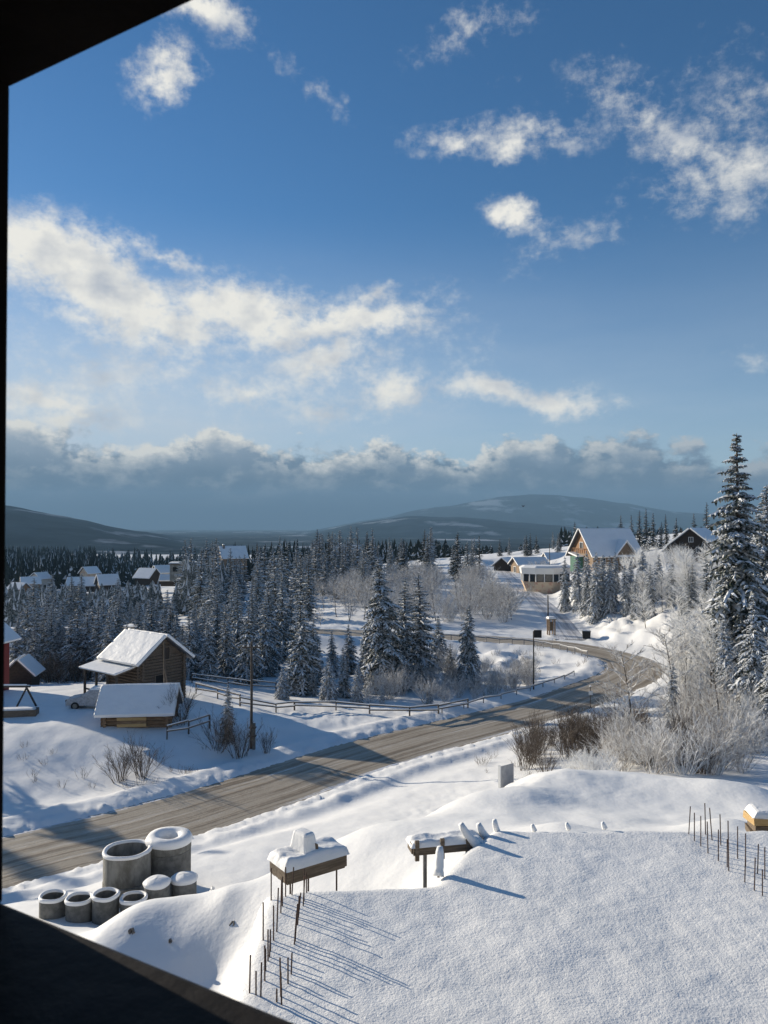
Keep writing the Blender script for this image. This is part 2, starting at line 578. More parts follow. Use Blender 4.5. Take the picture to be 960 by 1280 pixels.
ROAD = crom([(-52, 6, .2), (-38, 20, .1), (-26, 30.6, 0), (-17.9, 37.3, 0), (-13.8, 40.6, 0), (-8.1, 46, 0), (-1.1, 54.2, 0), (7.7, 62, 0), (15.4, 69.2, 0),
             (21.8, 76.6, 0), (26.6, 83, .05), (28.6, 90, .1), (26.8, 97, .15), (22.6, 102.6, .2), (16, 106.6, .2), (8.5, 109.3, .25),
             (-9.5, 114, .3), (-30, 118, .3), (-60, 124, -1), (-100, 140, -4)], 12)
TRACK = crom([(25.5, 103, .3), (26.5, 112, .45), (27.6, 122, .9), (28.4, 135, 1.5), (29.6, 155, 2.0), (30.6, 175, 2.3), (32.8, 205, 2.9), (37, 250, 3.4)], 10)

CTRL = [  # x, y, z relative to the camera
    (0, 5, -9), (3, 10, -8.6), (8, 6, -8), (9, 11, -6.6), (9, 14, -6.6), (7, 16, -6.6), (3, 16.3, -6.9), (.3, 14.5, -8.2), (-1.6, 14, -9.9), (-.6, 17, -9.0),
    (-2.6, 18, -9.75), (-4.1, 20.2, -9.75), (-3.0, 22, -9.85), (-1.2, 24, -9.95), (2.2, 27, -10.0), (5.2, 30.5, -10.3), (9, 33, -10.9), (16, 32.5, -11.1), (24, 34, -11.6), (6, 22, -8.5), (13, 22, -8.3), (20, 22, -7.6),
    (-2.3, 9, -12), (-3.4, 12.6, -11.4), (-2.4, 11, -12), (-2.4, 13, -11), (-4.4, 16.4, -10.7), (-3.9, 14.5, -11.0), (-5.0, 13, -11.0), (-3.9, 18.4, -10.7), (-5.2, 21.9, -11.3), (-6, 17, -10.5), (-6.4, 21.6, -10.72), (-8.6, 20.5, -11.2), (-11, 17, -11), (-6, 24.5, -12.3),
    (-8, 26.5, -13.6), (-11, 27, -13.35), (-9.5, 29, -13.6), (-13, 31, -14.6), (-5.6, 27, -13.1), (-4.0, 25.5, -12.6), (-1.5, 27, -12.4), (-16, 24, -12.8), (-22, 22, -12.5),
    (-5, 33, -13.9), (-1.5, 30, -13.3), (0, 36, -14.0), (3.2, 34, -13.3), (3.5, 42, -14.6), (7.3, 50, -15.2), (7, 40, -13.6), (9.5, 57, -15.6), (12, 44, -13.5), (-2, 45, -15.7), (-7, 40, -15.4),
    (14, 58, -15.3), (18, 64, -15.6), (20, 50, -13.6), (28, 62, -15.0), (26, 46, -12.4), (37, 45, -11), (40, 62, -13), (34, 75, -14.6), (60, 60, -9),
    (-12, 58, -15.1), (-20, 57, -14.7), (-26, 57, -14.7), (-32, 58, -14.7), (-20, 51, -15.9), (-28, 48, -15.6), (-14, 50, -16.1), (-10, 53, -16.0), (-36, 45, -14.6), (-60, 50, -13),
    (-20, 66, -15.0), (-28, 68, -15.0), (-36, 72, -15.4), (-22, 77, -15.6), (-8, 64, -15.7), (0, 68, -16.0), (-10, 74, -16.4), (6, 76, -16.8), (0, 84, -17.4), (-15, 84, -17.3), (10, 92, -17.0),
    (18, 88, -16.6), (20, 97, -16.2), (-5, 100, -17.2), (10, 101, -16.4), (-20, 105, -17.2), (-34, 90, -18), (-60, 85, -18),
    (9, 124, -15.6), (-10, 128, -16.2), (9, 150, -14.8), (20, 140, -14.6), (9, 220, -13.5), (22, 175, -13.8), (35, 162, -14.5), (30, 215, -13.3), (40, 215, -12.8), (-30, 135, -18), (-30, 180, -17.5),
    (-60, 120, -20), (-60, 160, -21), (-40, 160, -19), (-100, 150, -23), (-80, 210, -24), (-130, 320, -28), (-60, 320, -24), (-100, 260, -26), (0, 300, -15), (60, 330, -11), (150, 330, -4),
    (32.6, 92, -15.3), (33, 100, -14.4), (40, 98, -12.2), (46, 108, -9.0), (32, 113, -14.6), (34.5, 121, -12.2), (37, 128, -9.4), (40, 135, -8.8), (42, 118, -10.2), (34, 138, -12.6), (48, 150, -8.4), (42, 158, -10.4), (60, 140, -6.2), (60, 110, -7), (46, 84, -11.5), (90, 100, -3), (90, 170, -2.5), (62, 220, -6),
    (0, 650, -30), (-300, 650, -40), (-180, 450, -34), (300, 650, -12), (-500, 1300, -52), (0, 1300, -55), (500, 1300, -45), (-900, 500, -30), (900, 400, 5), (-150, 40, -8), (160, 40, 4),
]
CT = np.array(CTRL, float)


def uvw(x, y):
    return np.stack([np.arctan2(x, y) * 1.25, np.log(np.hypot(x, y))], -1)


cu = uvw(CT[:, 0], CT[:, 1])


def tk(r2):
    return np.where(r2 > 1e-12, r2 * np.log(np.maximum(r2, 1e-12)), 0)


N = len(CT)
A = np.zeros((N + 3, N + 3))
A[:N, :N] = tk(((cu[:, None] - cu[None]) ** 2).sum(-1)) + np.eye(N) * 2e-4
A[:N, N] = 1; A[:N, N + 1:] = cu
A[N, :N] = 1; A[N + 1:, :N] = cu.T
# scale the vertical by distance so that the fit is even in view
WT = np.linalg.solve(A, np.concatenate([CT[:, 2] + CAMZ, np.zeros(3)]))
RP = np.array([(p.x, p.y, p.z) for p in ROAD]); TP = np.array([(p.x, p.y, p.z) for p in TRACK])


def polydist(x, y, PL):
    best = np.full(x.shape, 1e9); bz = np.zeros(x.shape); side = np.zeros(x.shape)
    for i in range(len(PL) - 1):
        a, b = PL[i], PL[i + 1]
        d = b[:2] - a[:2]; l2 = (d ** 2).sum()
        t = np.clip(((x - a[0]) * d[0] + (y - a[1]) * d[1]) / l2, 0, 1)
        qx, qy = a[0] + d[0] * t, a[1] + d[1] * t
        D = np.hypot(x - qx, y - qy)
        mk = D < best
        best = np.where(mk, D, best); bz = np.where(mk, a[2] + (b[2] - a[2]) * t, bz)
    return best, bz


BUMPS = []  # x, y, height, radius


def bump(px, py, y, h, r):
    p = at(px, py, y); BUMPS.append((p.x, p.y, h, r))


for b in [(700, 985, 28, .3, 1.6), (780, 975, 29, .3, 2.0), (870, 990, 27, .35, 1.8), (640, 1000, 25, .35, 1.5), (930, 1000, 26, .4, 1.5), (760, 1000, 22, .25, 1.2), (660, 972, 31, .3, 1.3),
          (720, 968, 32, .3, 1.4), (180, 1150, 20.5, .38, 1.1), (262, 1150, 21, .4, 1.1), (120, 1170, 19, .35, 1.2), (470, 1030, 21.5, .2, 1.4), (575, 1000, 25, .22, 1.2), (786, 1022, 15.2, .22, .32), (832, 1026, 15.0, .26, .4), (812, 1030, 15.2, .2, .5), (700, 1010, 18.5, .18, .9), (900, 1005, 20, .3, 1.0), (235, 1140, 21, .22, .7)]:
    bump(*b)


def height(x, y, detail=True):
    x = np.atleast_1d(np.asarray(x, float)); y = np.atleast_1d(np.asarray(y, float))
    q = uvw(x, y)
    z = WT[N] + q[..., 0] * WT[N + 1] + q[..., 1] * WT[N + 2]
    for i in range(N):
        z = z + WT[i] * tk(((q - cu[i]) ** 2).sum(-1))
    dist = np.hypot(x, y)
    if detail:
        amp = np.clip(dist / 60, .35, 2.5)
        z = z + .16 * amp * fbm(x, y, 5.5, 4, 3) + .035 * fbm(x, y, 1.1, 2, 11)
        rough = np.exp(-(((x - 36) / 10) ** 2 + ((y - 116) / 16) ** 2))
        z = z + rough * 1.9 * np.abs(fbm(x, y, 3.2, 3, 21)) + 1.0 * np.exp(-(((x - 15) / 11) ** 2 + ((y - 96) / 8) ** 2)) * fbm(x, y, 2.6, 3, 31)
        # trampled, lumpy snow between the road and the terrace and on the field
        tr = np.exp(-(((x - 4.5) / 3.5) ** 2 + ((y - 35) / 7) ** 2)) + .8 * np.exp(-(((x + 3) / 9) ** 2 + ((y - 64) / 5) ** 2))
        z = z + tr * .34 * np.abs(fbm(x, y, 1.0, 2, 41))
        for bx, by, bh, br in BUMPS:
            z = z + bh * np.exp(-((x - bx) ** 2 + (y - by) ** 2) / (br * br))
    d, rz = polydist(x, y, RP)
    berm = .30 * np.exp(-((d - 4.9) / .8) ** 2) * (1 + .6 * fbm(x, y, 1.6, 4, 5)) + .16 * np.exp(-((d - 3.6) / .5) ** 2) * (.3 + 2.4 * np.abs(fbm(x, y, .8, 3, 6)))
    w = sstep(d, 4.0, 9.0)
    z = np.where(d < 12, (rz - .10) * (1 - w) + z * w + berm * (d < 8), z)
    z = z + .12 * sstep(d, 2.7, 3.7) * (1 - sstep(d, 4.2, 9))
    d2, tz = polydist(x, y, TP)
    w2 = sstep(d2, 1.9, 6)
    far = sstep(d, 3.2, 5)
    z = np.where((d2 < 6) & (d > 3.2), ((tz - .08) * (1 - w2) + z * w2) * far + z * (1 - far) + .2 * far * np.exp(-((d2 - 2.4) / .5) ** 2), z)
    return z




azs = np.concatenate([np.arange(-110, -36, 1.2), np.arange(-36, 36, .21), np.arange(36, 100.1, 1.2)])
azs = np.radians(azs)
rs = [2.5]
while rs[-1] < 1500:
    r = rs[-1]
    rs.append(r * (1 + (.030 if r < 13 else .0082 if r < 120 else .012 if r < 300 else .03)))
rs = np.array(rs)
AA, RR = np.meshgrid(azs, rs)
gx, gy = RR * np.sin(AA), RR * np.cos(AA)
gz = height(gx.ravel(), gy.ravel()).reshape(gx.shape)


LR, AZL = np.log(rs), azs


def hz(x, y):
    """ground height by bilinear lookup in the ground grid"""
    a, l = math.atan2(x, y), math.log(max(math.hypot(x, y), 2.6))
    i = int(np.clip(np.searchsorted(LR, l) - 1, 0, len(LR) - 2)); j = int(np.clip(np.searchsorted(AZL, a) - 1, 0, len(AZL) - 2))
    u = min(max((l - LR[i]) / (LR[i + 1] - LR[i]), 0), 1); v = min(max((a - AZL[j]) / (AZL[j + 1] - AZL[j]), 0), 1)
    return float((gz[i, j] * (1 - v) + gz[i, j + 1] * v) * (1 - u) + (gz[i + 1, j] * (1 - v) + gz[i + 1, j + 1] * v) * u)


def grid_mesh(name, gx, gy, gz, material, flip=False):
    nr, nc = gx.shape
    co = np.stack([gx, gy, gz], -1).reshape(-1, 3)
    idx = np.arange(nr * nc).reshape(nr, nc)
    q = np.stack([idx[:-1, :-1], idx[:-1, 1:], idx[1:, 1:], idx[1:, :-1]], -1).reshape(-1, 4)
    if not flip:
        q = q[:, ::-1]
    me = bpy.data.meshes.new(name)
    me.vertices.add(len(co)); me.vertices.foreach_set('co', co.ravel())
    me.loops.add(q.size); me.loops.foreach_set('vertex_index', q.ravel())
    me.polygons.add(len(q)); me.polygons.foreach_set('loop_start', np.arange(0, q.size, 4)); me.polygons.foreach_set('loop_total', np.full(len(q), 4))
    me.polygons.foreach_set('use_smooth', np.ones(len(q), bool))
    me.materials.append(material)
    me.update(calc_edges=True)
    me.validate()
    o = bpy.data.objects.new(name, me)
    COL.objects.link(o)
    return o


tag(grid_mesh('ground', gx, gy, gz, M_snow), 'snow covered ground sloping from the terrace down into the valley', kind='structure')


def strip(name, PL, half, material, lift=0.0, nx=14):
    n = len(PL)
    tg = np.gradient(PL[:, :2], axis=0); tg /= np.linalg.norm(tg, axis=1)[:, None]
    nm = np.stack([tg[:, 1], -tg[:, 0]], -1)
    s = np.concatenate([[0], np.cumsum(np.linalg.norm(np.diff(PL[:, :2], axis=0), axis=1))])
    t = np.linspace(-half, half, nx)
    X = PL[:, 0][:, None] + nm[:, 0][:, None] * t; Y = PL[:, 1][:, None] + nm[:, 1][:, None] * t
    Z = PL[:, 2][:, None] + lift + 0 * t
    o = grid_mesh(name, X, Y, Z, material)
    me = o.data
    uv = me.uv_layers.new(name='uv')
    li = np.empty(len(me.loops), np.int32); me.loops.foreach_get('vertex_index', li)
    T = np.broadcast_to(t, X.shape).ravel(); Sx = np.broadcast_to(s[:, None], X.shape).ravel()
    uv.data.foreach_set('uv', np.stack([T[li], Sx[li]], -1).astype(np.float32).ravel())
    return o


tag(strip('road', RP, 3.6, M_road), 'slushy brown road curving through a hairpin bend', kind='structure')
tag(strip('side_track', TP[4:], 2.5, M_track, .02), 'packed snow track climbing from the bend to the houses', kind='structure')

# ------------------------------------------------------------------ distant relief
def ridge(name, crest, D, depth, zb, material, label, n=(260, 40), rug=.10, seed=0):
    px = np.array([c[0] for c in crest], float); py = np.array([c[1] for c in crest], float)
    tx = np.linspace(px[0], px[-1], n[0])
    ty = np.interp(tx, px, py)
    k = np.ones(15) / 15
    ty = np.convolve(np.pad(ty, 7, 'edge'), k, 'valid')
    ty = ty + 2.2 * fbm(tx, tx * 0 + seed, 60, 4, seed)
    a = (tx - 480) / F
    X, Y, Z = [], [], []
    for j in range(n[1]):
        r = j / (n[1] - 1)
        y = D + depth * (r * 2 - 1)
        sh = math.sin(math.pi * r) ** 1.2 if r > .5 else math.sin(math.pi * r) ** .9
        zt = CAMZ + (657 - ty) / F * D
        x = a * y
        z = zb + (zt - zb) * sh
        z = z + sh * (1 - .75 * np.exp(-((r - .5) / .12) ** 2)) * rug * np.maximum(zt - zb, 20) * fbm(x, np.full_like(x, y), D * .12, 5, seed)
        z = np.where(zt < zb + 2, zb - 3, z) if False else z
        X.append(x); Y.append(np.full_like(x, y)); Z.append(np.maximum(z, zb - 4))
    return tag(grid_mesh(name, np.array(X), np.array(Y), np.array(Z), material), label, kind='structure')


ZV = -42
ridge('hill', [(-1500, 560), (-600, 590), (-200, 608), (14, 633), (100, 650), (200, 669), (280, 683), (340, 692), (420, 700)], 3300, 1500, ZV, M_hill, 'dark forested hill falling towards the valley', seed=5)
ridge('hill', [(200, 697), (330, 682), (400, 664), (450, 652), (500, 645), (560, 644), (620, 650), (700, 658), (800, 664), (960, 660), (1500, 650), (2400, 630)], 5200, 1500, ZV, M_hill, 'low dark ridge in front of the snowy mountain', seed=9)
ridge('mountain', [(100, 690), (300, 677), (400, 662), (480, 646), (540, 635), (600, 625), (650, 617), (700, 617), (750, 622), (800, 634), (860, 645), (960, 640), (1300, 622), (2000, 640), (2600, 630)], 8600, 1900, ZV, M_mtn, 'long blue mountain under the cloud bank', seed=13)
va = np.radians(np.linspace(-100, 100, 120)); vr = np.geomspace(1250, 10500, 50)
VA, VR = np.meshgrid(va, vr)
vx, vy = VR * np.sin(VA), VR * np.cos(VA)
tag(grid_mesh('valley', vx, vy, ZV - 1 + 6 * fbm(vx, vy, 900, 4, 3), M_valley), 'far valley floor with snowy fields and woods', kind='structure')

# ------------------------------------------------------------------ vegetation
def spruce(seed, H=10.0, Rm=2.1, nwh=34, K=4, snow=.75, droop=1.0, dense=1.0, base=.05):
    """returns (trunk, crown, snow) meshes; unit: metres, height H"""
    r = random.Random(seed)
    tr, cr, sn = MB(), MB(), MB()
    tr.tube([(0, 0, -.4), (0, 0, H * .35), (r.uniform(-.05, .05), 0, H * .7), (0, 0, H * .97)], [H * .017, H * .013, H * .007, H * .0025], 7)
    off = r.uniform(0, 6)
    l1, l2, lp1, lp2 = r.uniform(.05, .2), r.uniform(.03, .14), r.uniform(0, 6), r.uniform(0, 6)
    for i in range(nwh):
        t = base + (0.985 - base) * (i / (nwh - 1)) ** .93
        z = t * H
        L0 = Rm * ((1 - t) ** .82) + .012 * H
        if t < .16:
            L0 *= .78 + 1.3 * t
        n = max(4, int(round((4.2 + 4.5 * (1 - t)) * dense)))
        off += 2.4
        for k in range(n):
            a = off + 2 * math.pi * k / n + r.uniform(-.28, .28)
            L = L0 * r.uniform(.52, 1.2) * (1 + l1 * math.sin(a + lp1 + t * 3) + l2 * math.sin(2 * a + lp2 + 9 * t))
            if r.random() < .06:
                L *= .5
            zz = z + r.uniform(-.5, .5) * H / nwh
            e = math.radians(38 * t ** 1.5 + 2 - 20 * (1 - t) * droop + r.uniform(-9, 9))
            p = Vector((0, 0, zz))
            hd = Vector((math.cos(a), math.sin(a), 0)); sd = Vector((-hd.y, hd.x, 0))
            st = L / K
            pts = [p.copy()]
            ee = e
            for q in range(K):
                p = p + (hd * math.cos(ee) + Vector((0, 0, math.sin(ee)))) * st
                pts.append(p.copy())
                ee -= math.radians((15 if q < K - 2 else 2) * droop)
            cl = .62 + .5 * math.sin(2.3 * a + lp1 + 7 * t) + .3 * math.sin(5 * a - 13 * t + lp2)
            sw = snow if snow > .9 else min(.97, snow * (.35 + 1.15 * max(0, cl)))
            has = r.random() < sw + .2 * t
            # spine
            for q in range(K):
                w0 = .075 * L * (1 - .6 * q / K) + .012; w1 = .075 * L * (1 - .6 * (q + 1) / K) + .012
                A0, B0 = pts[q], pts[q + 1]
                dz = Vector((0, 0, -.04 * L - .02))
                cr.add([tuple(A0 + sd * w0 + dz), tuple(A0 - sd * w0 + dz), tuple(B0 - sd * w1 + dz), tuple(B0 + sd * w1 + dz), tuple(A0), tuple(B0)],
                       [(0, 4, 5, 3), (4, 1, 2, 5)])
                # hanging fringe
                m_ = (A0 + B0) / 2 + sd * r.uniform(-.1, .1) * L
                cr.add([tuple(A0), tuple(B0), tuple(m_ + Vector((0, 0, -(.10 + .14 * r.random()) * L - .05)))], [(0, 1, 2)])
                if has:
                    h = (.030 + .03 * r.random()) * min(L, 2.2) + .015
                    k0 = 1.15
                    u = Vector((0, 0, .012))
                    sn.add([tuple(A0 + sd * w0 * k0 - u), tuple(A0 + Vector((0, 0, h))), tuple(A0 - sd * w0 * k0 - u),
                            tuple(B0 + sd * w1 * k0 - u), tuple(B0 + Vector((0, 0, h * .8))), tuple(B0 - sd * w1 * k0 - u)],
                           [(0, 1, 4, 3), (1, 2, 5, 4)])
            # side sprays
            for q in range(1, K + 1):
                for s_ in (-1, 1):
                    B0 = pts[q] if q < K else pts[K]
                    l = L * (.46 - .30 * (q / K)) * r.uniform(.7, 1.25) + .05
                    an = math.radians(r.uniform(38, 66))
                    dr = (hd * math.cos(an) + sd * s_ * math.sin(an) + Vector((0, 0, -r.uniform(.15, .55) * droop + .15 * t))).normalized()
                    ws = l * .19 + .015
                    cx = dr.cross(Vector((0, 0, 1))).normalized()
                    tip = B0 + dr * l + Vector((0, 0, -.12 * l))
                    md = B0 + dr * l * .5
                    dn = Vector((0, 0, -.10 * l - .015))
                    cr.add([tuple(B0), tuple(md + cx * ws + dn), tuple(tip + dn), tuple(md - cx * ws + dn), tuple(md + Vector((0, 0, .01)))], [(0, 4, 1), (1, 4, 2), (2, 4, 3), (3, 4, 0)])
                    if r.random() < sw:
                        hh = Vector((0, 0, .02 + .07 * l * r.uniform(.5, 1.4)))
                        ws2 = ws * r.uniform(.55, .95)
                        up = Vector((0, 0, .014)) + dn * .35
                        sn.add([tuple(B0 + up), tuple(md + cx * ws2 + up), tuple(B0 + dr * l * .93 + Vector((0, 0, -.1 * l)) + up), tuple(md - cx * ws2 + up), tuple(md + hh)],
                               [(0, 1, 4), (1, 2, 4), (2, 3, 4), (3, 0, 4)])
    # leader
    cr.tube([(0, 0, H * .95), (0, 0, H)], [.05, .012], 4)
    return tr, cr, sn


def spruce_proto(seed, dark=False, **k):
    tr, cr, sn = spruce(seed, **k)
    return (tr.mesh('trunk', M_bark), cr.mesh('crown', M_needle_d if dark else M_needle), sn.mesh('snow_cover', M_tsnow))


SPR = [spruce_proto(s, Rm=w, nwh=n, snow=.55, droop=d) for s, w, n, d in ((1, 1.95, 34, 1.0), (2, 1.65, 36, .9), (3, 2.25, 32, 1.15), (4, 1.8, 34, 1.1), (5, 1.55, 38, 1.0))]
SPR_BIG = [spruce_proto(11, Rm=1.55, nwh=50, K=5, snow=.42, droop=.9, dense=1.1), spruce_proto(12, Rm=2.0, nwh=46, K=5, snow=.55, droop=1.1, dense=1.1)]
SPR_SNOWY = [spruce_proto(s, Rm=w, nwh=26, snow=.97, droop=1.45, dense=1.15) for s, w in ((21, 2.1), (22, 1.8), (23, 2.4))]
SPR_DARK = [spruce_proto(s, dark=True, Rm=w, nwh=24, K=3, snow=.22) for s, w in ((31, 1.55), (32, 1.8), (33, 1.35))]
SPR_MID = [spruce_proto(s, Rm=w, nwh=24, K=3, snow=.5) for s, w in ((41, 1.6), (42, 1.9), (43, 1.45), (44, 1.75))]


def put_spruce(protos, x, y, H, label, group=None, z=None, wide=1.0, name='spruce_tree'):
    i = R.randrange(len(protos))
    tr, cr, sn = protos[i]
    z = hz(x, y) if z is None else z
    k = H / 10.0
    e = empty(name, (x, y, z), R.uniform(0, 6.28), label, 'tree', group, (k * wide, k * wide, k))
    e.rotation_euler[0] = R.uniform(-.035, .035); e.rotation_euler[1] = R.uniform(-.035, .035)
    inst('trunk', tr, e)
    c = inst('crown', cr, e)
    inst('snow_cover', sn, c)['kind'] = 'stuff'
    return e


def spruce_px(protos, px, pytop, y, label, group=None, wide=1.0, hmin=2, hmax=30):
    p = at(px, pytop, y)
    z = hz(p.x, y)
    H = min(max(p.z - z, hmin), hmax)
    return put_spruce(protos, p.x, y, H, label, group, z, wide)


def twiggy(mb, r, p, d, L, rad, level, nb, spread, up, mi=0, curve=.25, taper=.45, segs=3):
    pts = [p.copy()]; rr = [rad]
    dd = d.normalized()
    for i in range(segs):
        dd = (dd + Vector((r.uniform(-1, 1), r.uniform(-1, 1), r.uniform(-.6, .9) * up)) * curve).normalized()
        p = p + dd * L / segs
        pts.append(p.copy()); rr.append(rad * (1 - (1 - taper) * (i + 1) / segs))
    mb.tube(pts, rr, 3 if level < 2 else 5, mi=mi, cap=False)
    if level <= 0:
        return
    for b in range(nb):
        t = .25 + .75 * (b + r.random()) / nb
        f = t * segs; i = min(int(f), segs - 1)
        q = pts[i].lerp(pts[i + 1], f - i)
        base = (pts[i + 1] - pts[i]).normalized()
        rnd = Vector((r.uniform(-1, 1), r.uniform(-1, 1), r.uniform(-.5, 1) * up))
        nd = (base * (1 - spread) + rnd * spread + base * .3).normalized()
        twiggy(mb, r, q, nd, L * r.uniform(.38, .62) * (1.15 - .5 * t), rad * .55, level - 1, max(3, nb - 1), spread, up, mi if level > 1 else 0, curve, taper, 2)


def shrub_proto(seed, n, h, spread, material, rad=.02, nb=5):
    r = random.Random(seed)
    mb = MB()
    for i in range(n):
        a = r.uniform(0, 6.28); o = r.uniform(.0, .35) * spread
        d = Vector((math.cos(a) * r.uniform(.1, .75) * spread, math.sin(a) * r.uniform(.1, .75) * spread, 1))
        twiggy(mb, r, Vector((math.cos(a) * o, math.sin(a) * o, -.15)), d, h * r.uniform(.6, 1.0), rad, 2, nb, .5, .8)
    return mb.mesh('shrub', material)


def ftree_proto(seed, h, material, nl=16, lean=.05, rad=.07, crown=.32, nb=6):
    r = random.Random(seed)
    tk_, cr = MB(), MB()
    pts = [Vector((0, 0, -.3))]; rr = [rad]
    d = Vector((lean, 0, 1))
    for i in range(6):
        d = (d + Vector((r.uniform(-.1, .1), r.uniform(-.1, .1), .08))).normalized()
        pts.append(pts[-1] + d * h / 6.2); rr.append(rad * (1 - .14 * (i + 1)))
    tk_.tube(pts, rr, 7)
    for i in range(nl):
        t = .22 + .78 * i / nl
        f = t * 6; k = min(int(f), 5)
        p = pts[k].lerp(pts[k + 1], f - k)
        a = i * 2.4 + r.uniform(-.4, .4)
        dd = Vector((math.cos(a), math.sin(a), r.uniform(.35, 1.0)))
        twiggy(cr, r, p, dd, h * crown * (1.25 - .75 * t) * r.uniform(.75, 1.2), rad * .38, 2, nb, .55, .7)
    return (tk_.mesh('trunk', M_bark), cr.mesh('crown', material))


SH_FROST = [shrub_proto(s, 26, 2.7, 1.05, M_frost, .019, 6) for s in (1, 2, 3)]
SH_RIME = [shrub_proto(s, 24, 2.7, 1.05, M_frost_w, .021, 6) for s in (4, 5, 6)]
SH_BROWN = [shrub_proto(s, 24, 2.2, .85, M_brown, .014, 5) for s in (7, 8)]
SH_SMALL = [shrub_proto(s, 9, 1.0, .8, M_brown, .010, 3) for s in (9, 10)]
FT = [ftree_proto(s, 6.5, M_frost_w, 34, rad=.07, nb=8) for s in (1, 2, 3)]
FT_B = [ftree_proto(s, 6.0, M_frost, 26, rad=.075, lean=.2, nb=7) for s in (4, 5)]


def put_shrub(protos, x, y, k, label, group=None, name='shrub', cat='shrub', z=None, flat=1.0):
    k *= flat
    o = inst(name, protos[R.randrange(len(protos))], None)
    o.location = (x, y, (hz(x, y) if z is None else z) - .03)
    o.rotation_euler = (R.uniform(-.06, .06), R.uniform(-.06, .06), R.uniform(0, 6.28))
    o.scale = (k * R.uniform(.85, 1.15), k * R.uniform(.85, 1.15), k * R.uniform(.85, 1.15))
    return tag(o, label, cat, group)


def put_ftree(protos, x, y, k, label, group=None, rz=None, name='frosted_tree'):
    tr, cr = protos[R.randrange(len(protos))]
    e = empty(name, (x, y, hz(x, y)), R.uniform(0, 6.28) if rz is None else rz, label, 'tree', group, (k, k, k))
    inst('trunk', tr, e); inst('crown', cr, e)
    return e


def clear(x, y, m=4.6, mt=3.0):
    X, Y = np.array([x]), np.array([y])
    return polydist(X, Y, RP)[0][0] > m and polydist(X, Y, TP)[0][0] > mt


# --- single spruces of the middle ground: px, top py, distance, protos, label
for px, py, y, pr, w, lb in [
    (478, 697, 79, SPR_BIG[1:], 1.25, 'tallest wide spruce of the clump inside the road bend'),
    (503, 722, 82, SPR, 1.3, 'middle spruce of the tall clump inside the road bend'),
    (527, 716, 83, SPR, 1.3, 'rightmost slim spruce of the tall clump inside the road bend'),
    (375, 745, 77, SPR, 1.35, 'frosted spruce standing alone left of the tall clump by the wooden fence'),
    (585, 756, 81, SPR_BIG[1:], 1.05, 'lone narrow spruce standing right of the tall clump inside the bend'),
    (409, 822, 72, SPR_SNOWY, 1.5, 'small snow loaded spruce just behind the wooden fence, leftmost of three'),
    (430, 808, 75, SPR, 1.3, 'slender half-grown spruce behind the fence left of the tall clump'),
    (446, 832, 71, SPR_SNOWY, 1.6, 'small bushy snow loaded spruce behind the fence beside the tall clump'),
    (352, 836, 72, SPR_SNOWY, 1.7, 'broad low snowy spruce behind the bend of the wooden fence'),
    (478, 862, 70, SPR_SNOWY, 1.1, 'tiny snowy spruce at the foot of the tall clump, left one'),
    (536, 848, 70.5, SPR_SNOWY, .9, 'tiny thin snowy spruce at the right foot of the tall clump'),
    (285, 855, 55.5, SPR, 1.1, 'young spruce beside the utility pole above the road bank'),
    (925, 541, 62, SPR_BIG[:1], 1.05, 'tallest spruce in the picture at the right edge'),
    (952, 606, 74, SPR_BIG, 1.0, 'dark spruce behind the tallest spruce at the right edge'),
    (938, 742, 50, SPR_SNOWY[:2], .95, 'heavily snow loaded spruce in front of the tallest spruce'),
    (838, 828, 54, SPR_SNOWY[1:2], .95, 'narrow snow draped spruce beside the leaning bare tree'),
    (876, 842, 53, SPR_SNOWY[1:2], .8, 'thin snow draped spruce in the right-hand thicket below the tallest spruce'),
    (908, 772, 57, SPR_SNOWY, 1.0, 'snow laden spruce half hidden in the thicket left of the front snowy spruce'),
    (962, 776, 47, SPR_SNOWY, 1.0, 'snow laden spruce cut by the right edge in front of the tallest spruce'),
    (868, 782, 64, SPR_SNOWY, .9, 'snow laden spruce among rime trees left of the tallest spruce'),
    (972, 690, 66, SPR_SNOWY, 1.0, 'tall snow laden spruce at the right edge below the dark one'),
    (905, 690, 80, SPR_SNOWY, 1.0, 'tall snow laden spruce just behind the left side of the tallest spruce'),
    (893, 730, 66, SPR_SNOWY, .9, 'snow laden spruce close left of the tallest spruce'),
]:
    spruce_px(pr, px, py, y, lb, wide=w)

ORD = ['first', 'second', 'third', 'fourth', 'fifth', 'sixth', 'seventh', 'eighth', 'ninth', 'tenth', 'eleventh', 'twelfth', 'thirteenth', 'fourteenth', 'fifteenth']
for k, (px, py, y) in enumerate(sorted([(345, 690, 104), (300, 726, 94), (331, 742, 90), (314, 735, 97), (283, 752, 88), (262, 768, 84), (243, 776, 86), (355, 715, 99), (392, 770, 92), (322, 700, 118), (292, 712, 112), (272, 735, 101), (338, 728, 93), (365, 730, 101), (308, 758, 84)])):
    spruce_px(SPR, px, py, y, ORD[k] + ' frosted spruce from the left in the tall front stand right of the log barn', 'spruces of the front stand', wide=1.12)
for k in range(98):
    px = R.uniform(10, 268); y = R.uniform(88 if px < 130 else 83, 110) if k < 66 else R.uniform(110, 165)
    f = (y - 83) / 82
    if not clear(at(px, 700, y).x, y, 5.5): continue
    spruce_px(SPR, px, 784 - 52 * f ** .6 + R.uniform(-20, 14), y, 'frosted spruce in the wood ' + ('behind the red house' if px < 75 else 'behind the field between red house and barn' if px < 130 else 'right behind the log barn roof' if px < 212 else 'right of the log barn behind the far fence'), 'spruces behind the field', hmin=5, hmax=15, wide=R.uniform(1.1, 1.45))
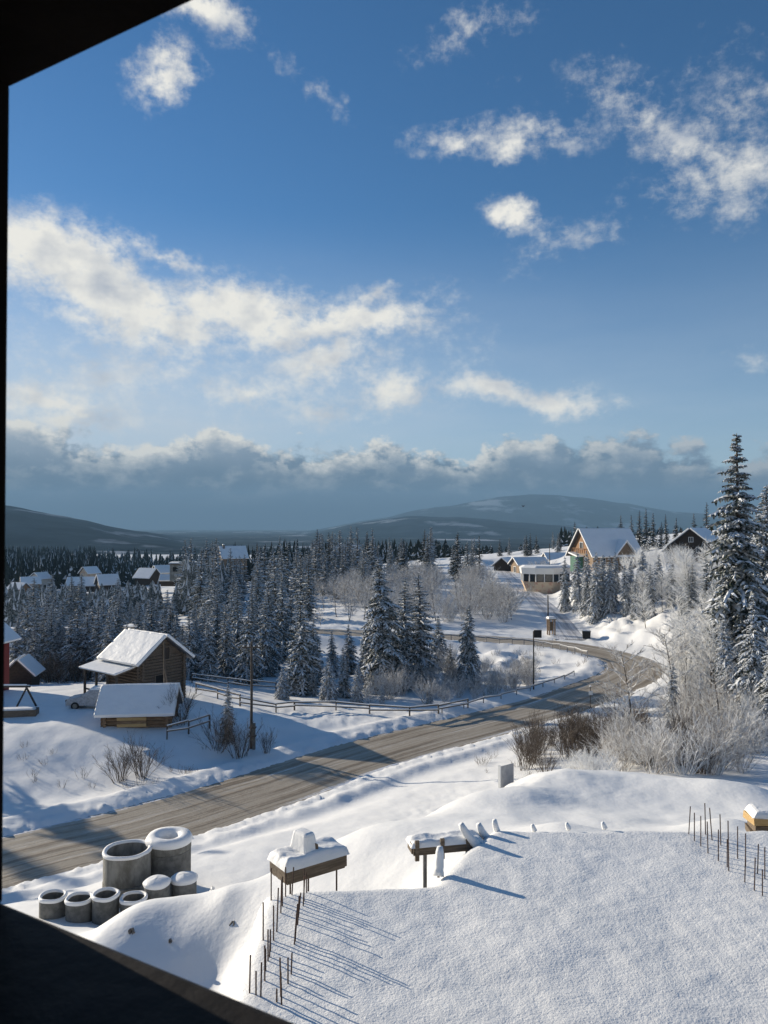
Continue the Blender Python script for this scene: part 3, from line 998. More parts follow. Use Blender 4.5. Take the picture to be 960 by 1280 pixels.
for k in range(62):
    px = R.uniform(225, 470); y = R.uniform(128, 215) if px < 400 else R.uniform(150, 215)
    if not clear(at(px, 700, y).x, y): continue
    f = (y - 125) / 90
    spruce_px(SPR_MID, px, 709 - 28 * f + R.uniform(-17, 15), y, 'spruce in the dense wood ' + ('below the tan house with the chimney' if px < 320 else 'behind the tall front stand' if px < 400 else 'above the left end of the far road arm'), 'spruces left of the far road arm', hmin=6, hmax=17, wide=R.uniform(1.0, 1.3))
for k in range(90):
    px = R.uniform(385, 705); y = R.uniform(185, 270)
    if px > 600 and y < 235: continue
    if not clear(at(px, 700, y).x, y, 5, 7): continue
    spruce_px(SPR_MID + SPR_DARK, px, 668 + R.uniform(-14, 22) + (12 if px > 590 else 0), y, 'spruce in the long row of trees ' + ('under the low snowy roof' if px < 455 else 'behind the tall clump of the bend' if px < 560 else 'left of the small dark cottage' if px < 640 else 'behind the cottages'), 'spruces beyond the far road arm', hmin=6, hmax=16, wide=R.uniform(1.0, 1.35))
for k, (px, py, y) in enumerate(sorted([(706, 696, 130), (722, 688, 126), (735, 688, 121), (752, 694, 118), (770, 690, 122), (788, 700, 116), (803, 684, 120), (822, 692, 114), (842, 700, 108), (860, 700, 104), (812, 705, 107), (744, 690, 116), (763, 694, 115), (782, 706, 113), (795, 718, 109)])):
    spruce_px(SPR_SNOWY, px, py, y, ORD[k] + ' snow laden spruce from the left on the slope below the chalet', 'snowy spruces below the chalet', wide=1.05)
for k, (px, py, y) in enumerate([(790, 644, 190), (799, 638, 196), (808, 636, 188), (817, 641, 192), (826, 652, 186), (833, 643, 194), (845, 647, 190), (852, 660, 186)]):
    spruce_px(SPR_DARK, px, py, y, ORD[k] + ' dark spruce from the left in the row right of the chalet', 'dark spruces behind the chalet', hmax=16)
for px, py, y, lb in [(882, 628, 168, 'dark pointed spruce rising behind the dark gabled house'), (868, 642, 175, 'smaller dark spruce left of the pointed one behind the dark gabled house'),
                      (720, 652, 200, 'dark spruce peeping over the left eave of the chalet'), (776, 644, 210, 'dark round topped spruce behind the chalet roof'), (902, 655, 150, 'dark spruce between dark gabled house and tallest spruce')]:
    spruce_px(SPR_DARK, px, py, y, lb, hmax=16)
for k in range(26):
    px = R.uniform(815, 975); y = R.uniform(74, 116)
    if not clear(at(px, 700, y).x, y, 7): continue
    spruce_px(SPR_SNOWY + SPR, px, 742 + R.uniform(-48, 40), y, 'snow laden spruce of mixed height on the slope between chalet and tallest spruce', 'spruces on the right slope', hmin=3.5, hmax=9, wide=R.uniform(1.0, 1.3))
for px, py, y in [(398, 800, 86), (415, 788, 90), (436, 780, 92), (455, 800, 86), (462, 770, 94), (548, 770, 92), (562, 805, 84), (392, 832, 76)]:
    spruce_px(SPR, px, py, y, 'half-grown frosted spruce in the hollow beside the tall clump', 'half-grown spruces beside the tall clump', wide=1.25)
# spruces left of the picture whose shadows cross the road and the field
for x, y, H in [(-43, 60, 13), (-47, 54, 13.5), (-40, 50, 10), (-52, 62, 14), (-36, 41, 8.5), (-57, 72, 11), (-33, 44, 7.5)]:
    put_spruce(SPR, x, y, H, 'spruce beside the red house outside the left edge', 'spruces beside the red house')

# --- shrubs and frosted broadleaf trees
for k in range(74):                                   # thicket at right
    px = R.uniform(770, 990); y = R.uniform(37, 46) if px < 840 else R.uniform(37, 60)
    p = at(px, 900, y)
    if clear(p.x, p.y, 6): put_shrub(SH_FROST + SH_FROST + SH_RIME[:1] + SH_BROWN, p.x, p.y, R.uniform(.6, 1.2), 'rime covered shrub in the right-hand thicket beyond the terrace', 'shrubs of the right-hand thicket', flat=.8 if px < 840 else 1)
for k in range(30):                                   # brown willows by the road
    px = R.uniform(655, 800); y = R.uniform(42, 55)
    p = at(px, 900, y)
    if clear(p.x, p.y, 6): put_shrub(SH_BROWN, p.x, p.y, R.uniform(.75, 1.15), 'brown bare willow bush between the terrace and the road', 'brown willow bushes below the road')
for k in range(80):                                   # trees on the right slope
    px = R.uniform(800, 985); y = R.uniform(60, 112)
    p = at(px, 800, y)
    if clear(p.x, p.y, 6) and (y > 93 or px > 850): put_ftree(FT, p.x, p.y, R.uniform(.7, 1.25), 'rime white broadleaf tree on the slope right of the hairpin', 'rime trees on the right slope')
for k in range(48):
    px = R.uniform(715, 870); y = R.uniform(108, 150)
    p = at(px, 760, y)
    if clear(p.x, p.y, 6, 5) and not (px < 800 and y < 116): put_shrub(SH_RIME, p.x, p.y, R.uniform(.7, 1.5), 'rime covered bush on the bank under the snowy spruces', 'bushes on the bank below the chalet')
for px, py, y, k, lb in [(797, 0, 46, 1.1, 'leaning bare tree with thin dark trunk beside the road'), (848, 0, 60, 1.2, 'thin rime covered tree behind the narrow snow draped spruce'), (775, 0, 50, .7, 'small bare tree left of the leaning dark-trunked tree'),
                         (905, 0, 47, .9, 'frosted tree with crooked limbs in front of the tallest spruce')]:
    p = at(px, 880, y); put_ftree(FT_B, p.x, p.y, k, lb, rz=3.4)
for k in range(105):                                   # beyond the far arm
    px = R.uniform(385, 690); y = R.uniform(119, 200)
    p = at(px, 760, y)
    if px < 470 and 745 < 657 + F * 16 / y < 800 and R.random() < .5: continue
    if clear(p.x, p.y, 6, 5): put_shrub(SH_FROST, p.x, p.y, R.uniform(1.1, 2.1), 'frosted bush in the thicket beyond the far road arm', 'bushes beyond the far road arm')
for k in range(72):
    px = R.uniform(395, 690); y = R.uniform(120, 175)
    p = at(px, 760, y)
    if clear(p.x, p.y, 6, 5): put_ftree(FT_B, p.x, p.y, R.uniform(.6, 1.1), 'frosted broadleaf tree in the thicket between far road arm and snow track', 'frosted trees left of the track')
for k in range(58):                                   # inside the bend
    px = R.uniform(455, 665); y = R.uniform(70, 92)
    p = at(px, 860, y)
    if clear(p.x, p.y, 5.6): put_shrub(SH_FROST, p.x, p.y, R.uniform(.45, 1.1), 'frosted bush in the hollow inside the road bend', 'bushes inside the road bend')
for k in range(22):
    px = R.uniform(600, 745); y = R.uniform(84, 101)
    p = at(px, 840, y)
    if clear(p.x, p.y, 4.8): put_shrub(SH_SMALL, p.x, p.y, R.uniform(.6, 1.1), 'small weed tuft on the snowy slope inside the bend', 'weed tufts inside the bend', name='weed_tuft', cat='plant')
for k in range(46):
    px = R.uniform(695, 850); y = R.uniform(103, 128)
    p = at(px, 780, y)
    if clear(p.x, p.y, 4.6, 3.2): put_shrub(SH_RIME if k % 3 else SH_SMALL, p.x, p.y, R.uniform(.22, .5) * (1 if k % 3 else 2), 'small rime covered tuft on the rough bank above the hairpin', 'tufts on the bank above the hairpin', name='weed_tuft', cat='plant')
for px, y, k, lb in [(150, 49, 1.1, 'bare brown bush on the road bank under the low log shed, left one'), (178, 49.5, 1.2, 'bare brown bush on the road bank under the low log shed, right one'),
                     (228, 58, 1.5, 'tall bare bush at the right corner of the low log shed'), (272, 54, 1.35, 'bare bush left of the young spruce on the road bank'), (300, 53, 1.2, 'bare bush right of the young spruce on the road bank'), (333, 53.5, .7, 'small bare bush right of the utility pole')]:
    p = at(px, 900, y); put_shrub(SH_BROWN, p.x, p.y, k, lb)
for k in range(34):
    px = R.choice([R.uniform(20, 250), R.uniform(20, 330), R.uniform(590, 650)]); y = R.uniform(47, 54) if px < 400 else R.uniform(46, 52)
    p = at(px, 930, y)
    if clear(p.x, p.y, 5.2): put_shrub(SH_SMALL, p.x, p.y, R.uniform(.35, .8), 'dry weed tuft poking out of the snow beside the road', 'dry weed tufts along the road', name='weed_tuft', cat='plant')
for px, y, k in [(60, 88, 1.5), (80, 86, 1.7), (98, 87, 1.6), (112, 89, 1.5), (70, 90, 1.6)]:
    p = at(px, 840, y); put_shrub(SH_BROWN, p.x, p.y, k, 'bare brown bush at the wood edge behind the field', 'brown bushes at the field edge')

for k in range(16):
    px = R.uniform(650, 775); y = R.uniform(30, 37)
    p = at(px, 960, y); put_shrub(SH_SMALL + SH_RIME, p.x, p.y, R.uniform(.25, .5), 'low rime covered tuft on the lip of the snowy terrace', 'tufts on the terrace lip', name='weed_tuft', cat='plant')

# --- far woods as one mass each
def far_wood(name, spots, label, snow=.1, nm=None):
    """joined low spruces with ragged tiers: needles + some snow"""
    V, Fc, Mi = [], [], []
    for (x, y, z, H, w) in spots:
        o = len(V)
        n = 8; tiers = 10
        for t in range(tiers):
            z0 = z + H * (.08 + .90 * t / tiers); z1 = z0 + H * .24
            if t == tiers - 1: z1 = z + H
            rr = w * (1 - t / tiers) ** .8
            b = len(V)
            ph = R.uniform(0, 6.28)
            for k in range(n * 2):
                a = ph + math.pi * k / n
                q = rr * (R.uniform(.8, 1.2) if k % 2 else R.uniform(.35, .6))
                V.append((x + q * math.cos(a), y + q * math.sin(a), z0 + (R.uniform(-.05, .02) * H if k % 2 else 0)))
            V.append((x, y, z1))
            for k in range(n * 2):
                Fc.append((b + k, b + (k + 1) % (n * 2), b + n * 2)); Mi.append(1 if R.random() < snow else 0)
    me = bpy.data.meshes.new(name)
    me.from_pydata(V, [], Fc)
    me.materials.append(nm or M_needle_d); me.materials.append(M_tsnow)
    me.polygons.foreach_set('material_index', Mi)
    o = bpy.data.objects.new(name, me); COL.objects.link(o)
    return tag(o, label, 'forest', kind='stuff')


sp = []
for k in range(520):
    px = R.uniform(-20, 300); y = R.uniform(165, 340)
    p = at(px, 740, y); z = hz(p.x, y)
    top = at(px, 736 - (px > 230) * 32 + R.uniform(-10, 16), y).z
    if any(abs(px - hx) < 17 and y < hy and top > at(px, hp + 2, y).z for hx, hp, hy in ((38, 728, 330), (103, 729, 300), (134, 727, 295), (185, 719, 290), (203, 716, 310))): top = at(px, 734 + R.uniform(0, 10), y).z
    if top - z < 4 or not clear(p.x, y, 6): continue
    sp.append((p.x, y, z, min(top - z, 15), R.uniform(1.6, 2.6)))
far_wood('village_wood', sp, 'frosted spruces standing between the houses of the valley village', .26, M_needle)
sp = []
for k in range(1300):
    px = R.uniform(-40, 300); y = R.uniform(350, 900)
    p = at(px, 690, y)
    Ht = R.uniform(12, 19)
    top = at(px, 692 - 9 * (px < 120) + (900 - y) * .035 + R.gauss(0, 5), y).z
    z = hz(p.x, y)
    sp.append((p.x, y, min(z, top - 8) if top - z < 8 else z, max(8, min(top - z, 22)), R.uniform(2.4, 4.0)))
far_wood('distant_wood', sp, 'dark distant spruce wood across the valley behind the village')
sp = []
for k in range(800):
    px = R.uniform(250, 1000); y = R.uniform(280, 620)
    p = at(px, 690, y); z = hz(p.x, y)
    lim = 684 if px < 560 else 690 if px < 700 else 668
    top = at(px, lim + R.uniform(-10, 8), y).z
    if top - z < 4: continue
    sp.append((p.x, y, z, min(top - z, 16), R.uniform(1.7, 2.8)))
far_wood('distant_wood', sp, 'far spruce wood behind the tree row and the houses')

# ------------------------------------------------------------------ buildings
def prism_wall(mb, L, W, hw, hr, z0=-.6):
    """gabled body, ridge along x"""
    a, b = L / 2, W / 2
    vs = [(-a, -b, z0), (a, -b, z0), (a, b, z0), (-a, b, z0), (-a, -b, hw), (a, -b, hw), (a, b, hw), (-a, b, hw), (-a, 0, hr), (a, 0, hr)]
    mb.add(vs, [(0, 1, 5, 4), (2, 3, 7, 6), (1, 2, 6, 9, 5), (3, 0, 4, 8, 7), (4, 5, 9, 8), (6, 7, 8, 9)])


def slope_slab(mb, x0, x1, y0, z0, y1, z1, th, off=0):
    """sloping slab between (y0,z0) low and (y1,z1) high, thickness upward"""
    n = Vector((0, -(z1 - z0), (y1 - y0))).normalized()
    if n.z < 0: n = -n
    lo, hi = n * off, n * (off + th)
    vs = []
    for v in (lo, hi):
        vs += [(x0, y0 + v.y, z0 + v.z), (x1, y0 + v.y, z0 + v.z), (x1, y1 + v.y, z1 + v.z), (x0, y1 + v.y, z1 + v.z)]
    fs = [(0, 1, 2, 3), (4, 5, 6, 7), (0, 1, 5, 4), (1, 2, 6, 5), (2, 3, 7, 6), (3, 0, 4, 7)]
    mb.add(vs, fs)


def fixn(o):
    bm = bmesh.new(); bm.from_mesh(o.data); bmesh.ops.recalc_face_normals(bm, faces=bm.faces); bm.to_mesh(o.data); bm.free()
    return o


def window(parent, c, w, h, face, frame=M_white, glass=M_glass, mull=True):
    """face: outward local axis 'x','-x','y','-y'"""
    ax = {'x': (Vector((0, 1, 0)), Vector((1, 0, 0))), '-x': (Vector((0, 1, 0)), Vector((-1, 0, 0))), 'y': (Vector((1, 0, 0)), Vector((0, 1, 0))), '-y': (Vector((1, 0, 0)), Vector((0, -1, 0)))}[face]
    s, n = ax
    c = Vector(c)
    mb = MB()
    t = max(.07, w * .08)
    for (u0, u1, v0, v1) in ((-w / 2 - t, w / 2 + t, -h / 2 - t, -h / 2), (-w / 2 - t, w / 2 + t, h / 2, h / 2 + t), (-w / 2 - t, -w / 2, -h / 2, h / 2), (w / 2, w / 2 + t, -h / 2, h / 2)) + (((-t / 3, t / 3, -h / 2, h / 2),) if mull else ()):
        a = c + s * ((u0 + u1) / 2) + Vector((0, 0, (v0 + v1) / 2)) + n * .04
        sz = (abs(s.x) * (u1 - u0) + abs(n.x) * .1, abs(s.y) * (u1 - u0) + abs(n.y) * .1, v1 - v0)
        mb.box(a, sz)
    f = mb.build('window', frame, parent)
    pb = MB()
    pb.box(c + n * .02, (abs(s.x) * w + abs(n.x) * .04, abs(s.y) * w + abs(n.y) * .04, h))
    pb.build('pane', glass, f)
    return f


def house(name, label, x, y, rz, L, W, hw, hr, wallm, over=.5, snow=.28, roofm=None, z=None, cat='house', group=None, wins=(), chimney=None, gable=None, logs=False):
    z = hz(x, y) if z is None else z
    e = empty(name, (x, y, z), rz, label, cat, group)
    if logs:
        mb = MB()
        d = .26
        k = 0
        zz = .1
        while zz < hw:
            for sy in (-1, 1):
                mb.tube([(-L / 2 - .2, sy * (W / 2 - .12), zz), (L / 2 + .2, sy * (W / 2 - .12), zz)], d * .52, 7)
            for sxx in (-1, 1):
                mb.tube([(sxx * (L / 2 - .12), -W / 2 - .2, zz + d / 2), (sxx * (L / 2 - .12), W / 2 + .2, zz + d / 2)], d * .52, 7)
            zz += d
        mb.build('log_wall', wallm, e, smooth=False)
        gb = MB()
        zz = hw + .1
        while zz < hr - .25:
            hwid = W / 2 * (hr - zz) / (hr - hw)
            for sxx in (-1, 1):
                gb.box((sxx * (L / 2 - .15), 0, zz), (.1, 2 * hwid, .2), jit=.012)
            zz += .215
        gb.build('gable_boards', gable or wallm, e)
        core = MB(); prism_wall(core, L - .35, W - .35, hw, hr - .12); fixn(core.build('wall', M_darkwood, e))
    else:
        mb = MB(); prism_wall(mb, L, W, hw, hr); fixn(mb.build('wall', wallm, e))
        if gable:
            for sxx in (-1, 1):
                gb = MB(); a = sxx * (L / 2 + .03)
                gb.add([(a, -W / 2, hw), (a, W / 2, hw), (a, 0, hr), (a - sxx * .06, -W / 2, hw), (a - sxx * .06, W / 2, hw), (a - sxx * .06, 0, hr)], [(0, 1, 2), (3, 5, 4), (0, 3, 4, 1), (1, 4, 5, 2), (2, 5, 3, 0)])
                fixn(gb.build('gable', gable, e))
    sl = (hr - hw) / (W / 2)
    rb, sb = MB(), MB()
    for sy in (-1, 1):
        slope_slab(rb, -L / 2 - over, L / 2 + over, sy * (W / 2 + over), hw - sl * over + .02, 0, hr + .02, .12)
        slope_slab(sb, -L / 2 - over - .05, L / 2 + over + .05, sy * (W / 2 + over + .06), hw - sl * (over + .06) + .02, sy * -.02, hr + .02, snow, .123)
    rf = fixn(rb.build('roof', roofm or M_slate, e))
    sc_ = fixn(sb.build('snow_cover', M_snow_cap, rf, bevel=0 if logs else .08))
    if logs:
        md = sc_.modifiers.new('sub', 'SUBSURF'); md.subdivision_type = 'SIMPLE'; md.levels = md.render_levels = 5
        tx = bpy.data.textures.new('snow_relief', 'CLOUDS'); tx.noise_scale = .7; tx.noise_depth = 3
        md = sc_.modifiers.new('relief', 'DISPLACE'); md.texture = tx; md.strength = .06; md.mid_level = .5; md.texture_coords = 'LOCAL'
        for pl in sc_.data.polygons: pl.use_smooth = True
    for wdw in wins:
        window(e, *wdw)
    if chimney:
        cb = MB(); cx, cy, ch = chimney
        cb.box((cx, cy, ch - .9), (.7, .7, 1.8)); cb.box((cx, cy, ch + .05), (.85, .85, .1))
        c = cb.build('chimney', M_stone, rf)
        sb = MB(); sb.box((cx, cy, ch + .2), (.8, .8, .2), taper=.7); sb.build('snow_cap', M_snow_cap, c)
    return e


# log barn with its open lean-to
zb = hz(-20.9, 67.8) - .1
ang = math.atan2(-3.5, 4.4)
barn_apex = CAMZ - 9.6; barn_eave = CAMZ - 11.35
barn = house('log_barn', 'two-storey weathered log barn with bright snowy roof and dark boarded gable', -20.9, 67.8, ang, 4.9, 4.4, barn_eave - zb, barn_apex - zb, M_log, over=.5, snow=.22, z=zb, cat='barn', logs=True,
             wins=(((2.42, -.3, 1.9), .9, .9, 'x', M_plank, M_dark, False), ((2.42, .35, barn_eave - zb + .35), .55, 1.0, 'x', M_plank, M_darkwood, False)))
lb = MB(); slope_slab(lb, -3.4, 2.0, -4.3, 2.75, -2.3, 3.15, .1)
lean = fixn(lb.build('lean_to_roof', M_plank, barn))
sb = MB(); slope_slab(sb, -3.45, 2.05, -4.36, 2.74, -2.32, 3.15, .16, .103); fixn(sb.build('snow_cover', M_snow_cap, lean, bevel=.05))
for px_ in (-3.1, -1.3, .4, 1.7):
    pb = MB(); pb.box((px_, -4.0, 1.2), (.16, .16, 3.1)); pb.build('post', M_post, barn)
rb = MB(); rb.box((-.7, -4.0, 1.1), (4.9, .09, .12)); rb.build('railing', M_post, barn)

# low log shed in front of the barn
zs = hz(-18.6, 58) - .1
shed = house('log_shed', 'low log shed under a thick snowy roof in front of the barn', -18.4, 58.4, math.radians(6), 4.7, 3.1, 1.25, 2.55, M_log_w, over=.45, snow=.3, z=zs, cat='shed', logs=True)
for i in range(5):
    db = MB(); db.box((-.3, -1.72, .22 + .235 * i), (2.1, .06, .215), jit=.008); db.build('door_board', M_log_w if i % 2 else M_plank_y, shed)

# red house cut by the window frame
rh = house('red_house', 'dark red timber house with snowy roof cut off by the left edge', -38.3, 71.5, math.radians(84), 3.8, 5.2, 5.0, 7.2, M_red, over=.6, snow=.25, cat='house',
           wins=(((-1.92, -1.3, 3.6), 1.0, 1.2, '-x'), ((-1.92, -1.3, 1.0), 1.0, 1.2, '-x')))
house('hut', 'small dark wooden hut behind the red house', at(27, 850, 82).x, 82, math.radians(100), 3.2, 2.8, 1.5, 2.9, M_darkwood, over=.3, snow=.2, cat='hut')

# chalet on the hill
zc = CAMZ - 8.6
chal = house('chalet', 'big gabled chalet with orange timber gable and snowy roof on the hill', 43.5, 152, math.radians(15), 11.0, 9.5, 3.6, 8.7, M_tan, over=.8, snow=.3, z=zc, gable=M_orange,
             wins=(((-5.52, -2.0, 2.0), 1.2, 1.4, '-x'), ((-5.52, 1.4, 2.0), 1.2, 1.4, '-x'), ((-5.54, 0, 5.2), 1.3, 1.4, '-x'), ((-3.2, -4.76, 2.0), 1.2, 1.3, '-y')))
CGX = -1.6
cg = MB()   # cross gable towards the camera
cg.add([(a + CGX, b, c) for a, b, c in [(1.2, -5.6, -.6), (5.6, -5.6, -.6), (5.6, -5.6, 3.4), (3.4, -5.6, 6.1), (1.2, -5.6, 3.4), (1.2, 0, -.6), (5.6, 0, -.6), (5.6, 0, 3.4), (3.4, 0, 6.1), (1.2, 0, 3.4)]],
       [(0, 1, 2, 3, 4), (9, 8, 7, 6, 5), (0, 4, 9, 5), (1, 6, 7, 2), (4, 3, 8, 9), (2, 7, 8, 3)])
fixn(cg.build('cross_gable', M_tan, chal))
sb = MB()
for s_ in (-1, 1):
    vs = [(3.4 + CGX, -6.2, 6.2), (3.4 + CGX + s_ * 2.9, -6.2, 2.75), (3.4 + CGX + s_ * 2.9, -1.0, 2.75), (3.4 + CGX, -1.0, 6.2)]
    sb.add(vs + [(a, b, c + .38) for a, b, c in vs], [(0, 1, 2, 3), (4, 5, 6, 7), (0, 1, 5, 4), (1, 2, 6, 5), (2, 3, 7, 6), (3, 0, 4, 7)])
fixn(sb.build('snow_cover', M_snow_cap, chal))
window(chal, (2.5 + CGX, -5.62, 2.2), 1.0, 1.3, '-y'); window(chal, (4.3 + CGX, -5.62, 2.2), 1.0, 1.3, '-y')
gw = MB(); gw.box((-6.2, 1.0, 1.2), (1.4, 3.0, 3.4)); gw.build('green_porch', M_green, chal)
gr = MB(); slope_slab(gr, -7.2, -5.4, -.9, 2.8, 2.9, 3.5, .3); fixn(gr.build('porch_roof', M_snow_cap, chal))
bl = MB()
for k in range(9): bl.box((-5.9, -3.6 + .9 * k, 4.1), (.08, .08, 1.0))
bl.box((-5.9, 0, 4.6), (.1, 7.4, .1)); bl.build('balcony_railing', M_orange, chal)
chal.scale = (.9, .9, .9)

house('gabled_house', 'dark house with black gable and snowy roof left of the tallest spruce', at(872, 690, 140).x, 140, math.radians(-130), 7.0, 6.6, 2.6, 5.2, M_darkwood, over=.7, snow=.28, z=CAMZ - 5.9,
      wins=(((3.53, -1.4, 1.6), .9, .9, 'x'), ((3.53, 1.4, 1.6), .9, .9, 'x'), ((3.53, 0, 3.4), .7, .8, 'x')))
house('hut', 'small dark gabled hut close left of the dark gabled house', at(846, 690, 143).x, 143, math.radians(-130), 3.0, 3.2, 1.8, 3.3, M_darkwood, over=.4, snow=.2, z=CAMZ - 6.4, cat='hut')

# pavilion with hull-shaped beige base and band of windows
pz = CAMZ - 14.75
pv = empty('pavilion', (34.2, 163, pz), 0, 'angular pavilion with beige painted base and a band of dark windows', 'building')
plan = [(-4.6, 3.5), (-4.9, -.6), (-2.6, -2.6), (1.0, -2.9), (5.2, -.8), (6.2, 3.5)]
def ring(sc, z): return [(x * sc, y * sc + (1 - sc) * 1.0, z) for x, y in plan]
def loft(mb, a, b, mi=0):
    n = len(a)
    mb.add(a + b, [(i, (i + 1) % n, n + (i + 1) % n, n + i) for i in range(n)] + [tuple(range(n - 1, -1, -1)), tuple(range(n, 2 * n))], mi)
mb = MB(); loft(mb, ring(.72, -.5), ring(1.0, 3.0)); fixn(mb.build('base', M_beige, pv))
mb = MB(); loft(mb, ring(.95, 3.0), ring(.95, 4.6)); fixn(mb.build('window_core', M_dark, pv))
mb = MB(); loft(mb, ring(1.04, 4.6), ring(1.08, 5.9)); pr = fixn(mb.build('parapet', M_white, pv))
mb = MB(); loft(mb, ring(1.07, 5.9), ring(.9, 6.3)); fixn(mb.build('snow_cover', M_snow_cap, pr, bevel=.1))
for i in range(4):
    a, b = Vector(plan[i] + (0,)), Vector(plan[i + 1] + (0,))
    n = max(2, int((b - a).length / 1.35))
    for k in range(n):
        p0, p1 = a.lerp(b, k / n), a.lerp(b, (k + 1) / n)
        m_ = MB(); m_.bar(p0 * .985 + Vector((0, 0, 3.0)), p0 * .985 + Vector((0, 0, 4.6)), .2); m_.build('mullion', M_white, pv)
        g_ = MB(); g_.bar(p0.lerp(p1, .12) * .97 + Vector((0, 0, 3.8)), p0.lerp(p1, .88) * .97 + Vector((0, 0, 3.8)), .05, 1.35); g_.build('pane', M_glass, pv)
for i in range(3):   # painted picture strips on the base
    pass
house('cottage', 'tan cottage with snowy roof right behind the pavilion', at(661, 712, 215).x, 215, math.radians(12), 8.2, 6.0, 2.7, 4.3, M_tan, over=.7, snow=.3, wins=(((-4.12, 0, 1.2), 1.5, 1.5, '-x', M_white, M_dark),), z=at(661, 717, 215).z)
house('cottage', 'small dark cottage half hidden left of the tan cottage', at(632, 712, 222).x, 222, math.radians(60), 5.5, 5, 2.2, 4.2, M_darkwood, over=.5, snow=.3, z=at(632, 716, 222).z)
house('cottage', 'low snow roofed cottage between pavilion and chalet', at(700, 700, 228).x, 228, math.radians(5), 9, 6, 2.2, 3.8, M_cream, over=.5, snow=.3, z=at(700, 708, 228).z)

# village across the valley
for px, py, y, L, W, hw, hr, a, m_, lb in [
    (38, 728, 330, 9, 8, 3, 6, 30, M_tan, 'village house with steep snowy roof, leftmost in the valley'),
    (24, 735, 318, 8, 7, 3, 5.5, -20, M_orange, 'village house with lit tan wall just below the leftmost steep roof'),
    (50, 722, 350, 9, 8, 3, 6, 75, M_cream, 'village house with pale walls at the left of the village'),
    (103, 729, 300, 13, 9, 2.6, 6, 10, M_darkwood, 'long village house with broad snowy roof left of the peaked one'),
    (134, 727, 295, 9, 8, 3.2, 7.2, 35, M_darkwood, 'village house with tall peaked snowy roof'),
    (185, 719, 290, 9, 8, 3, 6.6, -25, M_darkwood, 'village house with dark gable left of the flat-roofed house'),
    (203, 714, 310, 8, 7, 3, 6, 40, M_cream, 'village house with snowy roof tucked between dark gable and flat roof'),
    (212, 724, 276, 7, 6, 2, 4, 5, M_darkwood, 'low snow covered shed among the village spruces'),
    (112, 715, 345, 8, 7, 3, 6, 60, M_beige, 'sunlit village house standing highest in the village'),
]:
    p = at(px, py, y)
    L, W, hw, hr = L * .76, W * .76, hw * .8, hr * .8
    house('village_house', lb, p.x, y, math.radians(a), L, W, hw, hr, m_, over=.6, snow=.35, z=p.z - hr * .55, group='houses of the valley village')
p = at(290, 700, 265)
house('stone_house', 'tan house with dark chimney rising above the spruces', p.x, 265, math.radians(28), 8.5, 6.5, 5.0, 8.6, M_tan, over=.5, snow=.3, z=p.z - 4.0, chimney=(-3.2, -.8, 9.2), wins=(((-4.27, -.8, 4.0), .9, 1.3, '-x'), ((-4.27, 1.0, 4.0), .9, 1.3, '-x')))
p = at(432, 690, 290)
house('long_house', 'house showing only a low snowy roof above the middle spruces', p.x, 290, math.radians(-6), 10, 6, 5, 6.4, M_darkwood, over=.5, snow=.35, z=p.z - 4.2)
p = at(232, 705, 262)
fl = empty('flat_roofed_house', (p.x, 262, p.z - 4), math.radians(8), 'unfinished flat roofed house between the spruces', 'house')
mb = MB(); mb.box((0, 0, 1.2), (9.5, 7, 5.4)); mb.build('wall', M_concrete, fl)
mb = MB(); mb.box((0, 0, 4.2), (10.5, 8, .35)); rf = mb.build('roof', M_plank, fl)
mb = MB(); mb.box((0, 0, 4.53), (10.4, 7.9, .3), taper=.98); mb.build('snow_cover', M_snow_cap, rf)
for k in range(3): window(fl, (-3 + 3 * k, -3.52, 2.4), 1.6, 1.5, '-y', M_concrete, M_dark, False)

# ------------------------------------------------------------------ roadside things
# parked car behind the shed
cx, cy = at(119, 890, 62.5).x, 62.5
car = empty('parked_car', (cx, cy, hz(cx, cy)), math.radians(184), 'frosted grey car parked behind the low log shed', 'car')
prof = [(-2.1, .35), (-2.1, .95), (-1.75, 1.05), (-1.45, 1.5), (.35, 1.52), (1.05, 1.02), (1.95, .88), (2.12, .6), (2.1, .32)]
mb = MB(); n = len(prof)
vs = [(x, -.8 * (.86 if z > 1.2 else 1), z) for x, z in prof] + [(x, .8 * (.86 if z > 1.2 else 1), z) for x, z in prof]
mb.add(vs, [tuple(range(n)), tuple(range(2 * n - 1, n - 1, -1))] + [(i, n + i, n + (i + 1) % n, (i + 1) % n) for i in range(n)])
fixn(mb.build('body', M_car, car, bevel=.06))
sb = MB(); sb.box((-.55, 0, 1.6), (1.8, 1.3, .16), taper=.85); sb.build('roof_snow', M_snow_cap, car, bevel=.05)
for sy in (-1, 1):
    mb = MB(); yy = sy * .765
    mb.add([(-1.35, yy, 1.06), (.85, yy, 1.06), (.3, yy * .93, 1.42), (-1.3, yy * .93, 1.42)], [(0, 1, 2, 3)]); mb.build('side_window', M_glass, car)
    mb = MB(); mb.box((2.08, sy * .55, .72), (.1, .32, .16)); mb.build('headlight', M_glass, car)
    for xx in (-1.35, 1.35):
        mb = MB(); mb.tube([(xx, sy * .66, .32), (xx, sy * .84, .32)], .32, 16); w_ = mb.build('wheel', M_tyre, car)
        mb = MB(); mb.tube([(xx, sy * .83, .32), (xx, sy * .86, .32)], .19, 12); mb.build('rim', M_concrete, w_)
mb = MB(); mb.add([(.42, -.66, 1.5), (1.08, -.74, 1.05), (1.08, .74, 1.05), (.42, .66, 1.5)], [(0, 1, 2, 3)]); o = mb.build('windscreen', M_glass, car); o.location = (.02, 0, .03)

